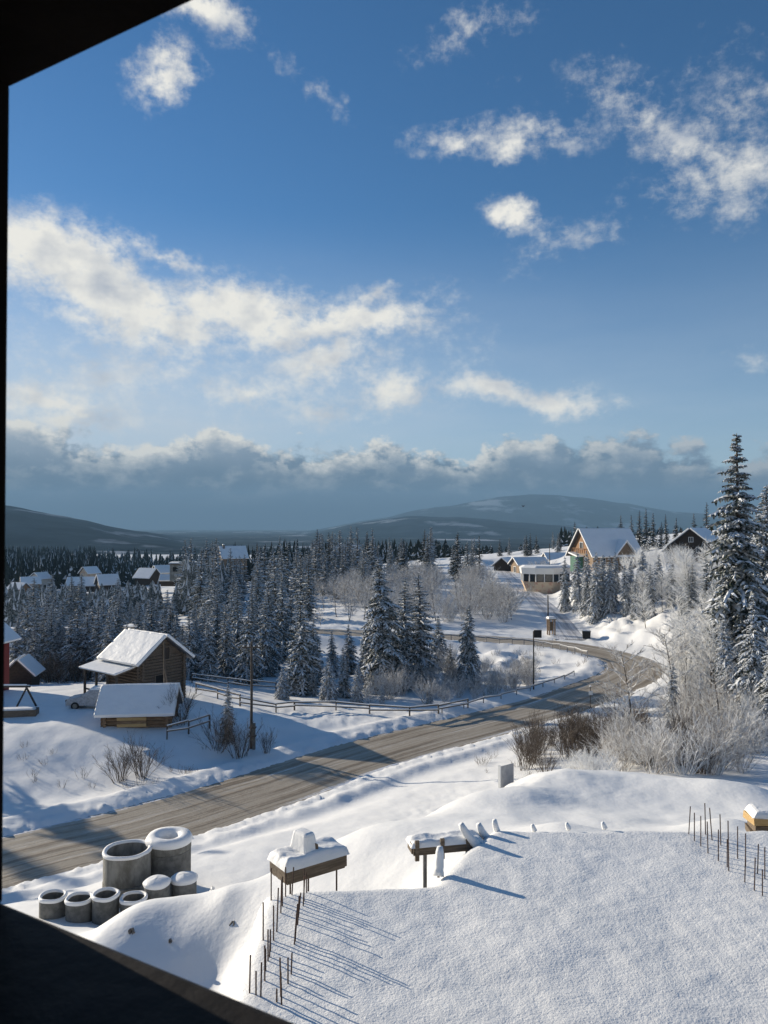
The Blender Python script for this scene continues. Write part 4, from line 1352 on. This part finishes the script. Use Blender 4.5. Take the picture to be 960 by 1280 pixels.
# swing frame and plank trough near the red house
sx_, sy_ = at(33, 886, 62.5).x, 62.5
sf = empty('swing_frame', (sx_, sy_, hz(sx_, sy_)), 0, 'dark wooden A-frame swing stand beside the red house', 'swing frame')
for dx in (0, -3.2):
    for s_ in (-1, 1):
        mb = MB(); mb.bar((dx + s_ * .75, s_ * .2, -.1), (dx - s_ * .12, 0, 1.75), .13); mb.build('leg', M_post, sf)
mb = MB(); mb.bar((.3, 0, 1.62), (-3.6, 0, 1.62), .15); mb.build('beam', M_post, sf)
mb = MB(); mb.box((-1.6, 0, 1.75), (3.8, .16, .1), taper=.8); mb.build('snow_cover', M_snow_cap, sf)
tx_, ty_ = at(30, 900, 60).x, 59.6
tr_ = empty('plank_trough', (tx_, ty_, hz(tx_, ty_)), math.radians(10), 'long low plank trough filled with snow beside the swing frame', 'trough')
for s_ in (-1, 1):
    mb = MB(); mb.box((-.3, s_ * .45, .2), (2.9, .08, .5)); mb.build('side_board', M_plank, tr_)
for s_ in (-1, 1):
    mb = MB(); mb.box((-.3 + s_ * 1.41, 0, .2), (.08, .82, .5)); mb.build('end_board', M_plank, tr_)
mb = MB(); mb.box((-.3, 0, .42), (2.7, .8, .3), taper=.85); mb.build('snow_fill', M_snow_cap, tr_)

def pole(name, label, px, py, y, H, r=.11, cat='pole', stub=False, arm=False, brace=False):
    p = at(px, py, y)
    e = empty(name, (p.x, y, hz(p.x, y)), 0, label, cat)
    mb = MB(); mb.tube([(0, 0, -.3), (.02, 0, H * .5), (0, 0, H)], [r, r * .85, r * .65], 10); mb.build('shaft', M_post, e)
    if stub:
        mb = MB(); mb.box((.2, -.05, .75), (.2, .22, 2.1)); mb.build('concrete_stub', M_concrete_d, e)
        for zz in (.9, 1.5):
            mb = MB(); mb.box((.1, -.04, zz), (.52, .36, .06)); mb.build('band', M_rust, e)
    if arm:
        mb = MB(); mb.box((0, -.12, H - .4), (1.3, .1, .1)); a = mb.build('cross_arm', M_post, e)
        for xx in (-.55, -.2, .2, .55):
            mb = MB(); mb.lathe([(.0, .05), (.045, .05), (.05, .12), (.03, .16), (0, .18)], 8, (xx, -.12, H - .4)); mb.build('insulator', M_white, a)
    if brace:
        mb = MB(); mb.bar((.75, .1, -.2), (.03, 0, H * .62), .12); mb.build('brace', M_post, e)
    return e


pole('utility_pole', 'dark wooden utility pole lashed to a concrete stub on the road bank', 314, 915, 55, 7.6, stub=True, arm=True)
pole('utility_pole', 'weathered utility pole with a slanting brace in front of the barn gable', 205, 880, 60.6, 5.6, r=.09, brace=True)
pole('utility_pole', 'short utility pole beside the snow track above the shelter', 685, 775, 118, 4.6, r=.12)
pole('lamp_post', 'thin pole among the cottages behind the pavilion', 687, 706, 212, 6.5, r=.1)
sg = pole('sign_post', 'tall steel post with dark board on top inside the road bend', 667, 868, 74.5, 5.6, r=.075, cat='post')
mb = MB(); mb.box((.4, -.1, 5.35), (.75, .08, .75)); mb.build('board', M_bin, sg, bevel=.02)
mb = MB(); mb.box((.4, -.1, 5.76), (.72, .1, .07)); mb.build('snow_cap', M_snow_cap, sg)
mb = MB(); mb.bar((-.02, -.1, 5.35), (.1, -.06, 5.35), .06); mb.build('bracket', M_rust, sg)
p = at(738, 880, 68.0)
ws = empty('marker_post', (p.x, p.y, hz(p.x, p.y)), 0, 'thin roadside post with small white plate before the hairpin', 'road marker')
mb = MB(); mb.tube([(0, 0, -.2), (0, 0, 1.9)], .035, 8); mb.build('post', M_post, ws)
mb = MB(); mb.box((.02, -.05, 1.35), (.36, .03, .36)); mb.build('plate', M_white, ws, bevel=.01)
mb = MB(); mb.lathe([(0, 1.9), (.09, 1.9), (.08, 1.98), (0, 2.02)], 10); mb.build('snow_cap', M_snow_cap, ws)

p = at(689, 799, 110)
st = empty('roadside_shelter', (p.x, p.y, hz(p.x, p.y)), math.radians(8), 'small snow capped wooden shelter beside the far road arm', 'shelter')
for xx in (-.5, .5):
    for yy in (-.5, .5):
        mb = MB(); mb.box((xx, yy, 1.2), (.2, .2, 2.6)); mb.build('post', M_tan, st)
mb = MB(); mb.box((0, .5, 1.3), (.8, .06, 1.5)); mb.build('back_panel', M_plank, st)
mb = MB(); mb.box((0, 0, 2.55), (1.5, 1.5, .12)); rf = mb.build('roof', M_plank, st)
mb = MB(); mb.box((0, 0, 2.8), (1.5, 1.5, .38), taper=.8); mb.build('snow_cap', M_snow_cap, rf, bevel=.08)
st.scale = (.8, .8, .85)
p = at(733, 806, 106.6)
bn = empty('dumpster', (p.x, p.y, hz(p.x, p.y)), math.radians(-10), 'small black waste bin beside the hairpin at the foot of the track', 'bin')
mb = MB(); mb.box((0, 0, .5), (1.0, .75, .95), taper=1.1); mb.build('body', M_bin, bn, bevel=.03)
mb = MB(); mb.box((0, 0, 1.02), (1.16, .9, .1)); mb.build('lid', M_bin, bn, bevel=.02)
mb = MB(); mb.box((0, 0, 1.1), (1.05, .8, .09), taper=.9); mb.build('snow_cap', M_snow_cap, bn)
for s_ in (-1, 1):
    mb = MB(); mb.tube([(s_ * .4, -.3, .08), (s_ * .46, -.3, .08)], .09, 10); mb.build('wheel', M_tyre, bn)


def fence(name, label, pts, step, H, rails, mp, mr, thick=.1, cat='fence', snow=True, rail_w=None):
    """pts: list of (x, y); posts and rails follow the ground"""
    a0 = Vector((pts[0][0], pts[0][1], hz(*pts[0])))
    e = empty(name, a0, 0, label, cat)
    P_ = []
    for i in range(len(pts) - 1):
        a, b = Vector(pts[i]), Vector(pts[i + 1])
        n = max(1, round((b - a).length / step))
        for k in range(n):
            P_.append(a.lerp(b, k / n))
    P_.append(Vector(pts[-1]))
    Q = [Vector((p.x, p.y, hz(p.x, p.y))) - a0 for p in P_]
    for q in Q:
        mb = MB(); mb.box((q.x, q.y, q.z + H / 2 - .15), (thick, thick, H + .3), R.uniform(0, 1), jit=.01); mb.build('post', mp, e)
    for i in range(len(Q) - 1):
        for rh_ in rails:
            j = R.uniform(-.09, .09)
            u, v = Q[i] + Vector((0, -.05, rh_ * H + j)), Q[i + 1] + Vector((0, -.05, rh_ * H - j))
            mb = MB(); mb.bar(u, v, thick * .6, rail_w or thick * .9); r_ = mb.build('rail', mr, e)
            if snow:
                w2 = Vector((0, 0, thick * .45 + .035)); mb = MB(); mb.bar(u + w2, v + w2, thick * .8, .05); mb.build('snow_cap', M_snow_cap, r_)
    return e


fp = lambda L: [(at(px, 880, y).x, y) for px, y in L]
fence('rail_fence', 'long wooden rail fence with snowy rails along the field edge below the tall spruces', fp([(300, 66), (345, 64.5), (368, 66), (420, 66.5), (462, 65), (512, 63.6), (548, 64.8), (585, 67)]), 2.6, .78, (.5, .92), M_post, M_plank, .10)
fence('rail_fence', 'wooden rail fence running from the shed corner towards the field', fp([(245, 71), (272, 69), (300, 66.6)]), 2.2, .95, (.55, .95), M_post, M_plank, .10)
fence('rail_fence', 'farthest snowy rail fence at the wood edge right of the barn', fp([(240, 79), (285, 79), (345, 78)]), 2.6, 1.0, (.5, .95), M_post, M_plank, .10)
fence('rail_fence', 'short rail fence on the road bank at the shed corner', fp([(209, 55), (236, 56), (262, 57.4)]), 2.0, 1.0, (.5, .95), M_post, M_plank, .10)
# guard rails: inner side of the bend
def offs(i0, i1, off, stp=3):
    o = []
    for i in range(i0, i1, stp):
        t = (RP[min(i + 1, len(RP) - 1)] - RP[i - 1])[:2]; t = t / np.linalg.norm(t)
        o.append((RP[i][0] - t[1] * off, RP[i][1] + t[0] * off))
    return o
M_galv = mat('galvanised_steel', (.16, .16, .165), .5, (.24, .24, .25), 6, metal=.3)
fence('guard_rail', 'steel guard rail along the near road arm below the tall spruces', offs(84, 112, 4.2), 3.2, .5, (.85,), M_galv, M_galv, .07, cat='guard rail', rail_w=.12, snow=True)
fence('guard_rail', 'posted guard rail along the inner edge of the hairpin and far road arm', offs(136, 188, 4.3), 3.0, .8, (.85,), M_galv, M_galv, .09, cat='guard rail', rail_w=.2, snow=True)

# ------------------------------------------------------------------ foreground: unfinished building with snow slab
ZS = CAMZ - 5.5
ub = empty('unfinished_building', (3.3, 9, hz(3.3, 9)), 0, 'unfinished concrete building with snow covered flat roof and rusty starter bars', 'building')
oz = Vector(ub.location)
outline = [(-1.78, 3.2), (8.6, 3.2), (8.6, 14.1), (2.0, 14.15), (1.35, 13.2), (.75, 12.0), (-.6, 11.85), (-1.78, 11.7)]
mb = MB()
n = len(outline)
vs = [(x - oz.x, y - oz.y, ZS - .62 - oz.z) for x, y in outline] + [(x - oz.x, y - oz.y, ZS - .3 - oz.z) for x, y in outline]
mb.add(vs, [(i, (i + 1) % n, n + (i + 1) % n, n + i) for i in range(n)] + [tuple(range(n - 1, -1, -1)), tuple(range(n, 2 * n))])
fixn(mb.build('slab', M_concrete, ub))
mb = MB()
il = [(-1.6, 3.4), (8.4, 3.4), (8.4, 13.9), (2.1, 13.95), (1.5, 13.1), (.85, 11.9), (-.6, 11.7), (-1.6, 11.5)]
vs = [(x - oz.x, y - oz.y, 2.5 - oz.z) for x, y in il] + [(x - oz.x, y - oz.y, ZS - .62 - oz.z) for x, y in il]
mb.add(vs, [(i, (i + 1) % n, n + (i + 1) % n, n + i) for i in range(n)])
fixn(mb.build('wall', M_concrete_d, ub))


def poly_sd(x, y, poly):
    """signed distance, positive inside"""
    d = np.full(x.shape, 1e9); ins = np.zeros(x.shape, bool)
    m = len(poly)
    for i in range(m):
        ax, ay = poly[i]; bx, by = poly[(i + 1) % m]
        ex, ey = bx - ax, by - ay
        t = np.clip(((x - ax) * ex + (y - ay) * ey) / (ex * ex + ey * ey), 0, 1)
        d = np.minimum(d, np.hypot(x - ax - ex * t, y - ay - ey * t))
        c = ((ay > y) != (by > y)) & (x < (bx - ax) * (y - ay) / (by - ay + 1e-12) + ax)
        ins ^= c
    return np.where(ins, d, -d)


xs = np.arange(-2.2, 9.0, .055); ys = np.arange(3.0, 14.6, .055)
GX, GY = np.meshgrid(xs, ys)
sd_ = poly_sd(GX, GY, outline)
wob = .05 * fbm(GX, GY, .9, 3, 17)
e_ = np.clip((sd_ + wob + .12) / .38, 0, 1)
prof_ = np.sqrt(np.maximum(1 - (1 - e_) ** 2, 0))
drift = .055 * fbm(GX, GY, 3.0, 3, 23) + .02 * fbm(GX + .6 * GY, GY * .5, .8, 2, 27)
GZ = ZS - .42 + .42 * prof_ + drift * prof_ + .012 * fbm(GX, GY, .25, 2, 29)
keep = (sd_ + wob > -.13)
so = grid_mesh('snow_blanket', GX - oz.x, GY - oz.y, GZ - oz.z, M_snow_gran, flip=False)
bm = bmesh.new(); bm.from_mesh(so.data)
bm.verts.ensure_lookup_table()
kf = keep.ravel()
bmesh.ops.delete(bm, geom=[v for v in bm.verts if not kf[v.index]], context='VERTS')
bmesh.ops.recalc_face_normals(bm, faces=bm.faces)
bm.to_mesh(so.data); bm.free()
so.parent = ub


def slab_at(px, py):
    d = ray(px, py); k = (ZS - CAMZ) / d[2]
    return d[0] * k, d[1] * k


def rebar(px, pyb, pyt, parent=ub, lean=0):
    x, y = slab_at(px, pyb)
    t = at(px + lean, pyt, y)
    mb = MB()
    mb.tube([(x - oz.x, y - oz.y, ZS - .5 - oz.z), (x - oz.x, y - oz.y, ZS - oz.z), (t.x - oz.x, t.y - oz.y, t.z - oz.z)], .0095, 6)
    return mb.build('rebar', M_rust, parent)


# bases and tops read off the photograph
LEFT = [(339, 1122, 1085, 0), (357, 1120, 1084, 0), (365, 1118, 1084, 2), (380, 1126, 1086, 0), (383, 1116, 1090, 0), (329, 1173, 1128, 0), (346, 1163, 1110, 2), (351, 1140, 1100, 1), (353, 1132, 1096, 0), (342, 1174, 1132, 0),
        (379, 1132, 1094, 2), (373, 1146, 1116, 3), (372, 1156, 1120, 2), (338, 1187, 1162, 0), (335, 1200, 1162, 0), (369, 1176, 1130, 3), (368, 1180, 1140, 3), (331, 1225, 1182, 0), (312, 1240, 1194, 1), (320, 1244, 1214, 0), (326, 1246, 1203, 1),
        (364, 1217, 1191, 1), (360, 1229, 1197, 0), (351, 1245, 1197, -1), (346, 1252, 1236, 0), (352, 1255, 1215, -1), (337, 1195, 1170, 1), (332, 1212, 1186, 0)]
for b in LEFT: rebar(*b[:3], lean=b[3])
RIGHT = [(861, 1042, 1008, 2), (868, 1051, 1016, 0), (876, 1057, 1020, 0), (882, 1043, 1004, -1), (885, 1065, 1027, -1), (890, 1049, 1010, -3), (898, 1075, 1037, 0), (901, 1056, 1018, -1), (909, 1083, 1049, 0), (911, 1088, 1026, -1), (922, 1072, 1033, 0),
         (931, 1102, 1066, 1), (932, 1082, 1042, 0), (943, 1112, 1072, 1), (947, 1092, 1055, 1), (953, 1120, 1087, 0), (956, 1098, 1059, 0)]
for b in RIGHT: rebar(*b[:3], lean=b[3])


def snow_rod(pts, r0, name='snowy_bar'):
    mb = MB(); mb.tube([Vector(p) - oz for p in pts], .02, 6); o = mb.build(name, M_rust, ub)
    k = len(pts)
    mb = MB(); mb.tube([Vector(p) - oz + Vector((0, 0, .02)) for p in pts], [r0 * (1.45 - .5 * i / (k - 1)) for i in range(k - 1)] + [r0 * .75], 10); mb.build('snow_coat', M_snow_cap, o, smooth=True)
    return o


def bez(a, b, c, n=7):
    return [a.lerp(b, t).lerp(b.lerp(c, t), t) for t in [i / (n - 1) for i in range(n)]]


snow_rod(bez(at(603, 1062, 13.55), at(584, 1050, 13.5), at(576, 1031, 13.5)), .062)
snow_rod(bez(at(616, 1056, 13.9), at(603, 1046, 13.8), at(598, 1031, 13.8)), .058)
snow_rod(bez(at(625, 1050, 14.1), at(619, 1036, 14.0), at(618, 1026, 14.0)), .05)
snow_rod(bez(at(548, 1097, 12.2), at(549, 1080, 12.3), at(550, 1060, 12.3)), .062)
for px, py, y in [(668, 1030, 14.1), (711, 1028, 14.15), (756, 1027, 14.1)]:
    a = at(px, py + 10, y); b = at(px - 3, py + 2, y)
    snow_rod(bez(a, (a + b) / 2, b, 5), .036)

# formwork platform on props, loaded with snow (left) ------------------------
def formwork(name, label, c, rz, L, W, T, legs, hump, top_extra):
    e = empty(name, c, rz, label, 'formwork')
    for k in range(5):
        mb = MB(); mb.box((0, -W / 2 + W * (k + .5) / 5, 0), (L, W / 5 - .012, .035), jit=.006); mb.build('deck_board', M_plank, e)
    for s_ in (-1, 1):
        mb = MB(); mb.box((0, s_ * (W / 2 + .02), T / 2 + .02), (L + .03, .035, T), jit=.006); mb.build('side_board', M_plank, e)
    for s_ in (-1, 1):
        mb = MB(); mb.box((s_ * (L / 2 + .02), 0, T / 2 + .02), (.035, W, T), jit=.006); mb.build('end_board', M_plank, e)
    # snow heap
    nx, ny = 34, 16
    X, Y = np.meshgrid(np.linspace(-L / 2 - .06, L / 2 + .06, nx), np.linspace(-W / 2 - .06, W / 2 + .06, ny))
    ex = np.clip(np.minimum(np.minimum(X + L / 2 + .06, L / 2 + .06 - X), np.minimum(Y + W / 2 + .06, W / 2 + .06 - Y)) / .11, 0, 1)
    Z = T - .03 + (hump + .05 * fbm(X * 3, Y * 3, 1.0, 3, 9)) * np.sqrt(np.maximum(1 - (1 - ex) ** 2, 0))
    o = grid_mesh('snow_cover', X, Y, Z, M_snow_cap); o.parent = e
    for (lx, ly, lz) in legs:
        mb = MB(); mb.tube([(lx, ly, -.02), (lx * 1.02, ly, -lz)], .014, 6); mb.build('prop', M_rust, e)
    return e


c = at(386, 1087, 13.2)
f1 = formwork('formwork_box', 'snow heaped formwork box propped on thin bars near the left roof corner', c, math.radians(36), 1.12, .54, .25, [], .16, 0)
for lx, ly in ((-.48, -.22), (-.15, -.24), (.42, -.22)):
    gxy = Matrix.Rotation(math.radians(36), 4, 'Z') @ Vector((lx, ly, 0)) + c
    mb = MB(); mb.tube([(lx, ly, -.02), (lx, ly, hz(gxy.x, gxy.y) - c.z - .1)], .016, 6); mb.build('prop', M_rust, f1)
for k, (lx, hh) in enumerate(((-.12, .34), (.02, .30))):
    mb = MB(); mb.box((lx, .04 - .02 * k, .34), (.05, .42, .3), .15, jit=.015); b_ = mb.build('leaning_board', M_plank, f1)
mb = MB(); mb.box((-.08, .03, .50), (.30, .48, .34), .15, taper=.72); mb.build('board_snow', M_snow_cap, f1, bevel=.05)
c = at(556, 1061, 13.6)
f2 = formwork('formwork_trough', 'long plank formwork trough capped with snow on one steel prop at the roof edge', c, math.radians(12), 1.2, .3, .17, [], .10, 0)
mb = MB(); gq = hz(c.x - .35, c.y); mb.tube([(-.36, 0, -.02), (-.36, 0, gq - c.z - .1)], .035, 10); mb.build('steel_prop', M_galv, f2)
for lx in (-.55, -.1, .36):
    mb = MB(); mb.box((lx, -.19, .09), (.07, .05, .34)); mb.build('batten', M_plank, f2)
mb = MB(); mb.tube([(.45, .05, -.02), (.45, .05, gq - c.z - .1)], .02, 8); mb.build('prop', M_rust, f2)

# timber ends with snow at the right edge
p = at(958, 1034, 15.5)
tb = empty('timber_stack', (p.x, p.y, hz(p.x, p.y)), math.radians(-14), 'short stack of sawn timber under snow at the right edge of the terrace', 'timber')
zt = p.z - tb.location.z
for k, (dx, dz_, m_) in enumerate(((0, -.05, M_plank), (.05, .1, M_plank), (-.02, .25, M_plank_y))):
    mb = MB(); mb.box((.35 + dx, 0, zt + dz_ - .05), (1.4, .5, .13), .1 * k, jit=.01); mb.build('beam', m_, tb)
mb = MB(); mb.box((.35, 0, (zt - .15) / 2 - .1), (1.0, .35, max(.1, zt - .05))); mb.build('block', M_plank, tb)
mb = MB(); mb.box((.35, 0, zt + .32), (1.45, .6, .16), .1, taper=.85); mb.build('snow_cap', M_snow_cap, tb, bevel=.06)

# upright sheet beside the terrace
p = at(634, 990, 33)
sh = empty('metal_sheet', (p.x, p.y, hz(p.x, p.y)), math.radians(52), 'pale corrugated metal sheet standing upright in the snow below the terrace', 'metal sheet')
mb = MB()
nx = 25
for k in range(nx - 1):
    a, b = k / (nx - 1) * 1.15 - .57, (k + 1) / (nx - 1) * 1.15 - .57
    za, zb_ = .03 * (k % 2), .03 * ((k + 1) % 2)
    h0, h1 = 1.55 - .12 * (a + .57), 1.55 - .12 * (b + .57)
    mb.add([(a, za, -.3), (b, zb_, -.3), (b, zb_, h1), (a, za, h0), (a, za + .01, -.3), (b, zb_ + .01, -.3), (b, zb_ + .01, h1), (a, za + .01, h0)], [(0, 1, 2, 3), (7, 6, 5, 4), (3, 2, 6, 7)])
mb.build('panel', mat('pale_sheet', (.36, .37, .39), .55, (.28, .29, .31), 3), sh)
mb = MB(); mb.box((-.62, .02, .6), (.09, .09, 2.0)); mb.build('post', M_white, sh)

# concrete well rings -------------------------------------------------------
def ring_obj(label, x, y, z, r, h, cap, hole=.82, group=None, mat_=None, sl=0):
    e = empty('concrete_ring', (x, y, z), R.uniform(0, 6), label, 'concrete ring', group)
    wl = .09 * r / .84 + .02
    mb = MB(); mb.lathe([(r - .02, 0), (r, .02), (r, h - .02), (r - .02, h), (r - wl, h), (r - wl, .02)], 48)
    mb.build('wall', mat_ or M_concrete, e, smooth=False)
    fb = MB(); fb.lathe([(0.01, .05), (r - wl + .01, .05)], 32); fb.build('floor', M_snow_cap, e)
    if cap == 'rim':
        mb = MB(); mb.lathe([(r + .012, h - .06), (r + .028, h + .0), (r + .005, h + .045), (r - wl * .5, h + .06), (r - wl - .01, h + .035), (r - wl - .012, h - .03)], 40, wob=.018)
        mb.build('snow_rim', M_snow_cap, e, smooth=True)
    elif cap == 'ring':
        mb = MB(); mb.lathe([(r + .03, h - .04), (r + .06, h + .06), (r - .02, h + .20), (r * .7, h + .24), (r * .48, h + .18), (r * .42, h + .02), (r * .43, h - .1)], 40, wob=.015)
        mb.build('snow_rim', M_snow_cap, e, smooth=True)
    elif cap == 'dome':
        mb = MB(); mb.lathe([(r + .02, h - .03), (r + .05, h + .05), (r - .04, h + .12), (r * .6, h + .17), (0.01, h + .19)], 36, wob=.012)
        mb.build('snow_cap', M_snow_cap, e, smooth=True)
    return e


def ring_px(px, py, y):
    p = at(px, py, y); return p


RB = []
p = at(159, 1110, 28.3); gz_ = hz(p.x, p.y) - .05
RB.append(gz_)
hh = .92
ztop = at(159, 1062, 28.3).z
h1 = (ztop - gz_) / 2
ring_obj('lower wide concrete ring of the open stack beside the road', p.x, p.y, gz_, .86, h1 * .82, None)
ring_obj('upper wide concrete ring of the open stack, frosted on its left side', p.x, p.y, gz_ + h1 * .82 + .004, .84, h1 * 1.18, 'rim')
p2 = at(211, 1100, 29.2); gz2 = hz(p2.x, p2.y) - .05
ztop2 = at(211, 1050, 29.2).z; ht = ztop2 - gz2
ring_obj('lower tall concrete ring of the stack with the donut snow cap', p2.x, p2.y, gz2, .81, ht * .84, None, mat_=M_concrete_d)
ring_obj('upper concrete ring carrying a donut shaped snow cap', p2.x, p2.y, gz2 + ht * .84 + .004, .82, ht * .16, 'ring')
for px, py, y, pyt, capk, lb in [
    (196, 1121, 26.6, 1104, 'dome', 'small concrete ring with domed snow cap, left of the capped pair'),
    (230, 1118, 27.2, 1099, 'dome', 'small concrete ring with domed snow cap, right of the capped pair'),
    (66, 1142, 26.2, 1120, 'rim', 'small open concrete ring, leftmost in the front row'),
    (99, 1144, 26.0, 1123, 'rim', 'small open concrete ring, second from the left in the front row'),
    (132, 1141, 26.0, 1118, 'rim', 'small open concrete ring, third from the left in the front row'),
    (167, 1142, 26.0, 1122, 'rim', 'small open concrete ring half buried behind the snow pile, fourth in the front row')]:
    p = at(px, py, y); zg = hz(p.x, y) - .1
    ring_obj(lb, p.x, y, zg, .43, max(.5, at(px, pyt, y).z - zg), capk, mat_=M_concrete_d)

# snow-buried plant and stones on the snow pile
p = at(266, 1130, 21.6)
bp = empty('snowy_plant', (p.x, p.y, hz(p.x, p.y)), 0, 'little plant buried in snow clumps on top of the snow pile', 'plant')
for k, (dx, dz_, r_) in enumerate(((-.18, .08, .12), (.02, .1, .13), (.16, .08, .11), (-.05, .24, .11), (.06, .2, .1), (0, .36, .08))):
    mb = MB(); mb.lathe([(0.005, -r_), (r_ * .75, -r_ * .7), (r_, 0), (r_ * .6, r_ * .75), (.005, r_ * 1.15)], 10, (dx, R.uniform(-.05, .05), dz_), wob=.08); mb.build('snow_clump', M_snow_cap, bp, smooth=True)
for k in range(7):
    a = k * .9; mb = MB(); mb.tube([(0, 0, 0), (.15 * math.cos(a), .15 * math.sin(a), .2), (.24 * math.cos(a), .24 * math.sin(a), .26)], [.012, .009, .004], 5); mb.build('twig', M_bark, bp)
for px, py, r_, lb in [(292, 1157, .10, 'dark stone poking from the snow pile at its right end'), (165, 1166, .09, 'dark stone poking from the snow pile under the melt streaks'), (213, 1178, .05, 'tiny dark stone in the middle of the snow pile')]:
    for y in np.arange(15, 24, .1):
        q = at(px, py, y)
        if q.z <= hz(q.x, q.y) + .02: break
    mb = MB(); mb.lathe([(0.004, -r_ * .6), (r_ * .8, -r_ * .5), (r_, 0), (r_ * .6, r_ * .5), (.004, r_ * .65)], 9, wob=.14)
    o = mb.build('stone', M_stone, smooth=False); o.location = q; tag(o, lb, 'stone')
# a bird over the valley
p = at(654, 633, 150)
mb = MB(); mb.tube([(-.3, 0, 0), (-.1, 0, .03), (.15, 0, .04), (.3, 0, 0)], [.02, .09, .09, .02], 8)
for s_ in (-1, 1):
    mb.add([(-.12, s_ * .05, .05), (.14, s_ * .05, .05), (.05, s_ * .4, .22), (-.1, s_ * .38, .2), (-.12, s_ * .75, .12)], [(0, 1, 2, 3), (3, 2, 4)])
o = mb.build('bird', M_bin); o.location = p; o.rotation_euler = (0, 0, .5); tag(o, 'small dark bird flying in front of the far mountain', 'bird')

# ------------------------------------------------------------------ the building we look out of
wdir = Vector((-.8616, .5075, 0)); ndir = Vector((.5075, .8616, 0))
rz_ = math.atan2(-wdir.y, -wdir.x)          # local +x runs to the right along the wall, local +y points outdoors
own = empty('building', (0, 0, 3.0), rz_, 'dark building wall and window through which the view is seen', 'building')
to_l = lambda v: (Vector(v) - Vector((0, 0, 3.0))).dot(-wdir)
YO = .72; TH = .30
Jx = Vector((-.57, 1.17, 0)).dot(-wdir)     # left jamb along the wall
z_hi, z_lo = CAMZ + 552 / F * 1.17 - 3.0, CAMZ - 473 / F * 1.17 - 3.0 + .012
zf, zcl = 14.5 - 3.0, 17.25 - 3.0
xr = Jx + 1.75
mb = MB()
yc = YO - TH / 2
def wb(x0, x1, z0, z1): mb.box(((x0 + x1) / 2, yc, (z0 + z1) / 2), (x1 - x0, TH, z1 - z0))
wb(-4.2, Jx - .07, -1, 15.0); wb(xr + .07, 5.0, -1, 15.0); wb(Jx - .07, xr + .07, -1, z_lo - .07); wb(Jx - .07, xr + .07, z_hi + .07, 15.0)
mb.build('wall', M_room, own)
mb = MB()
mb.box((.4, -6.2, 7), (9.2, .3, 16)); mb.box((-4.05, -2.8, 7), (.3, 6.44, 16)); mb.box((4.85, -2.8, 7), (.3, 6.44, 16)); mb.build('back_wall', M_room, own)
mb = MB(); mb.box((.4, -2.8, zf - .1), (8.6, 6.4, .2)); mb.build('floor', M_room, own)
mb = MB(); mb.box((.4, -2.8, zcl + .1), (8.6, 6.4, .2)); mb.build('ceiling', M_room, own)
mb = MB(); mb.box((.4, -2.6, 15.2), (10.4, 8.0, .35)); mb.build('roof', M_slate, own)
# frame: outer edge of the opening is what cuts the picture
fw = .07
M_sill = mat('dark_sill_wood', (.011, .009, .008), .6, (.022, .018, .016), 6, 6, .004, 14, spec=.12)
def fr(name, x0, x1, z0, z1, bev=.012, m_=M_frame):
    mb = MB(); mb.box(((x0 + x1) / 2, YO - .16, (z0 + z1) / 2), (x1 - x0, .31, z1 - z0)); return mb.build(name, m_, own, bevel=bev)
fr('jamb', Jx - fw - .002, Jx, z_lo - .004, z_hi + .004, .006)
fr('jamb', xr, xr + fw, z_lo - .004, z_hi + .004, .006)
fr('window_head', Jx - fw, xr + fw, z_hi, z_hi + fw, .004)
fr('window_sill', Jx - fw, xr + fw, z_lo - fw, z_lo, .012, M_sill)

# ------------------------------------------------------------------ haze
hb = MB(); hb.box((0, 4400, 215), (22000, 13600, 570))
hm = bpy.data.materials.new('haze_air'); hm.use_nodes = True
nt = hm.node_tree; nt.nodes.clear()
out = nt.nodes.new('ShaderNodeOutputMaterial'); pvn = nt.nodes.new('ShaderNodeVolumePrincipled')
pvn.inputs['Color'].default_value = (.32, .55, .80, 1)
pvn.inputs['Density'].default_value = 1.05e-4
pvn.inputs['Anisotropy'].default_value = 0
nt.links.new(pvn.outputs[0], out.inputs['Volume'])
hzo = hb.build('haze', hm); tag(hzo, 'thin blue winter haze over the whole valley', 'haze', kind='stuff')
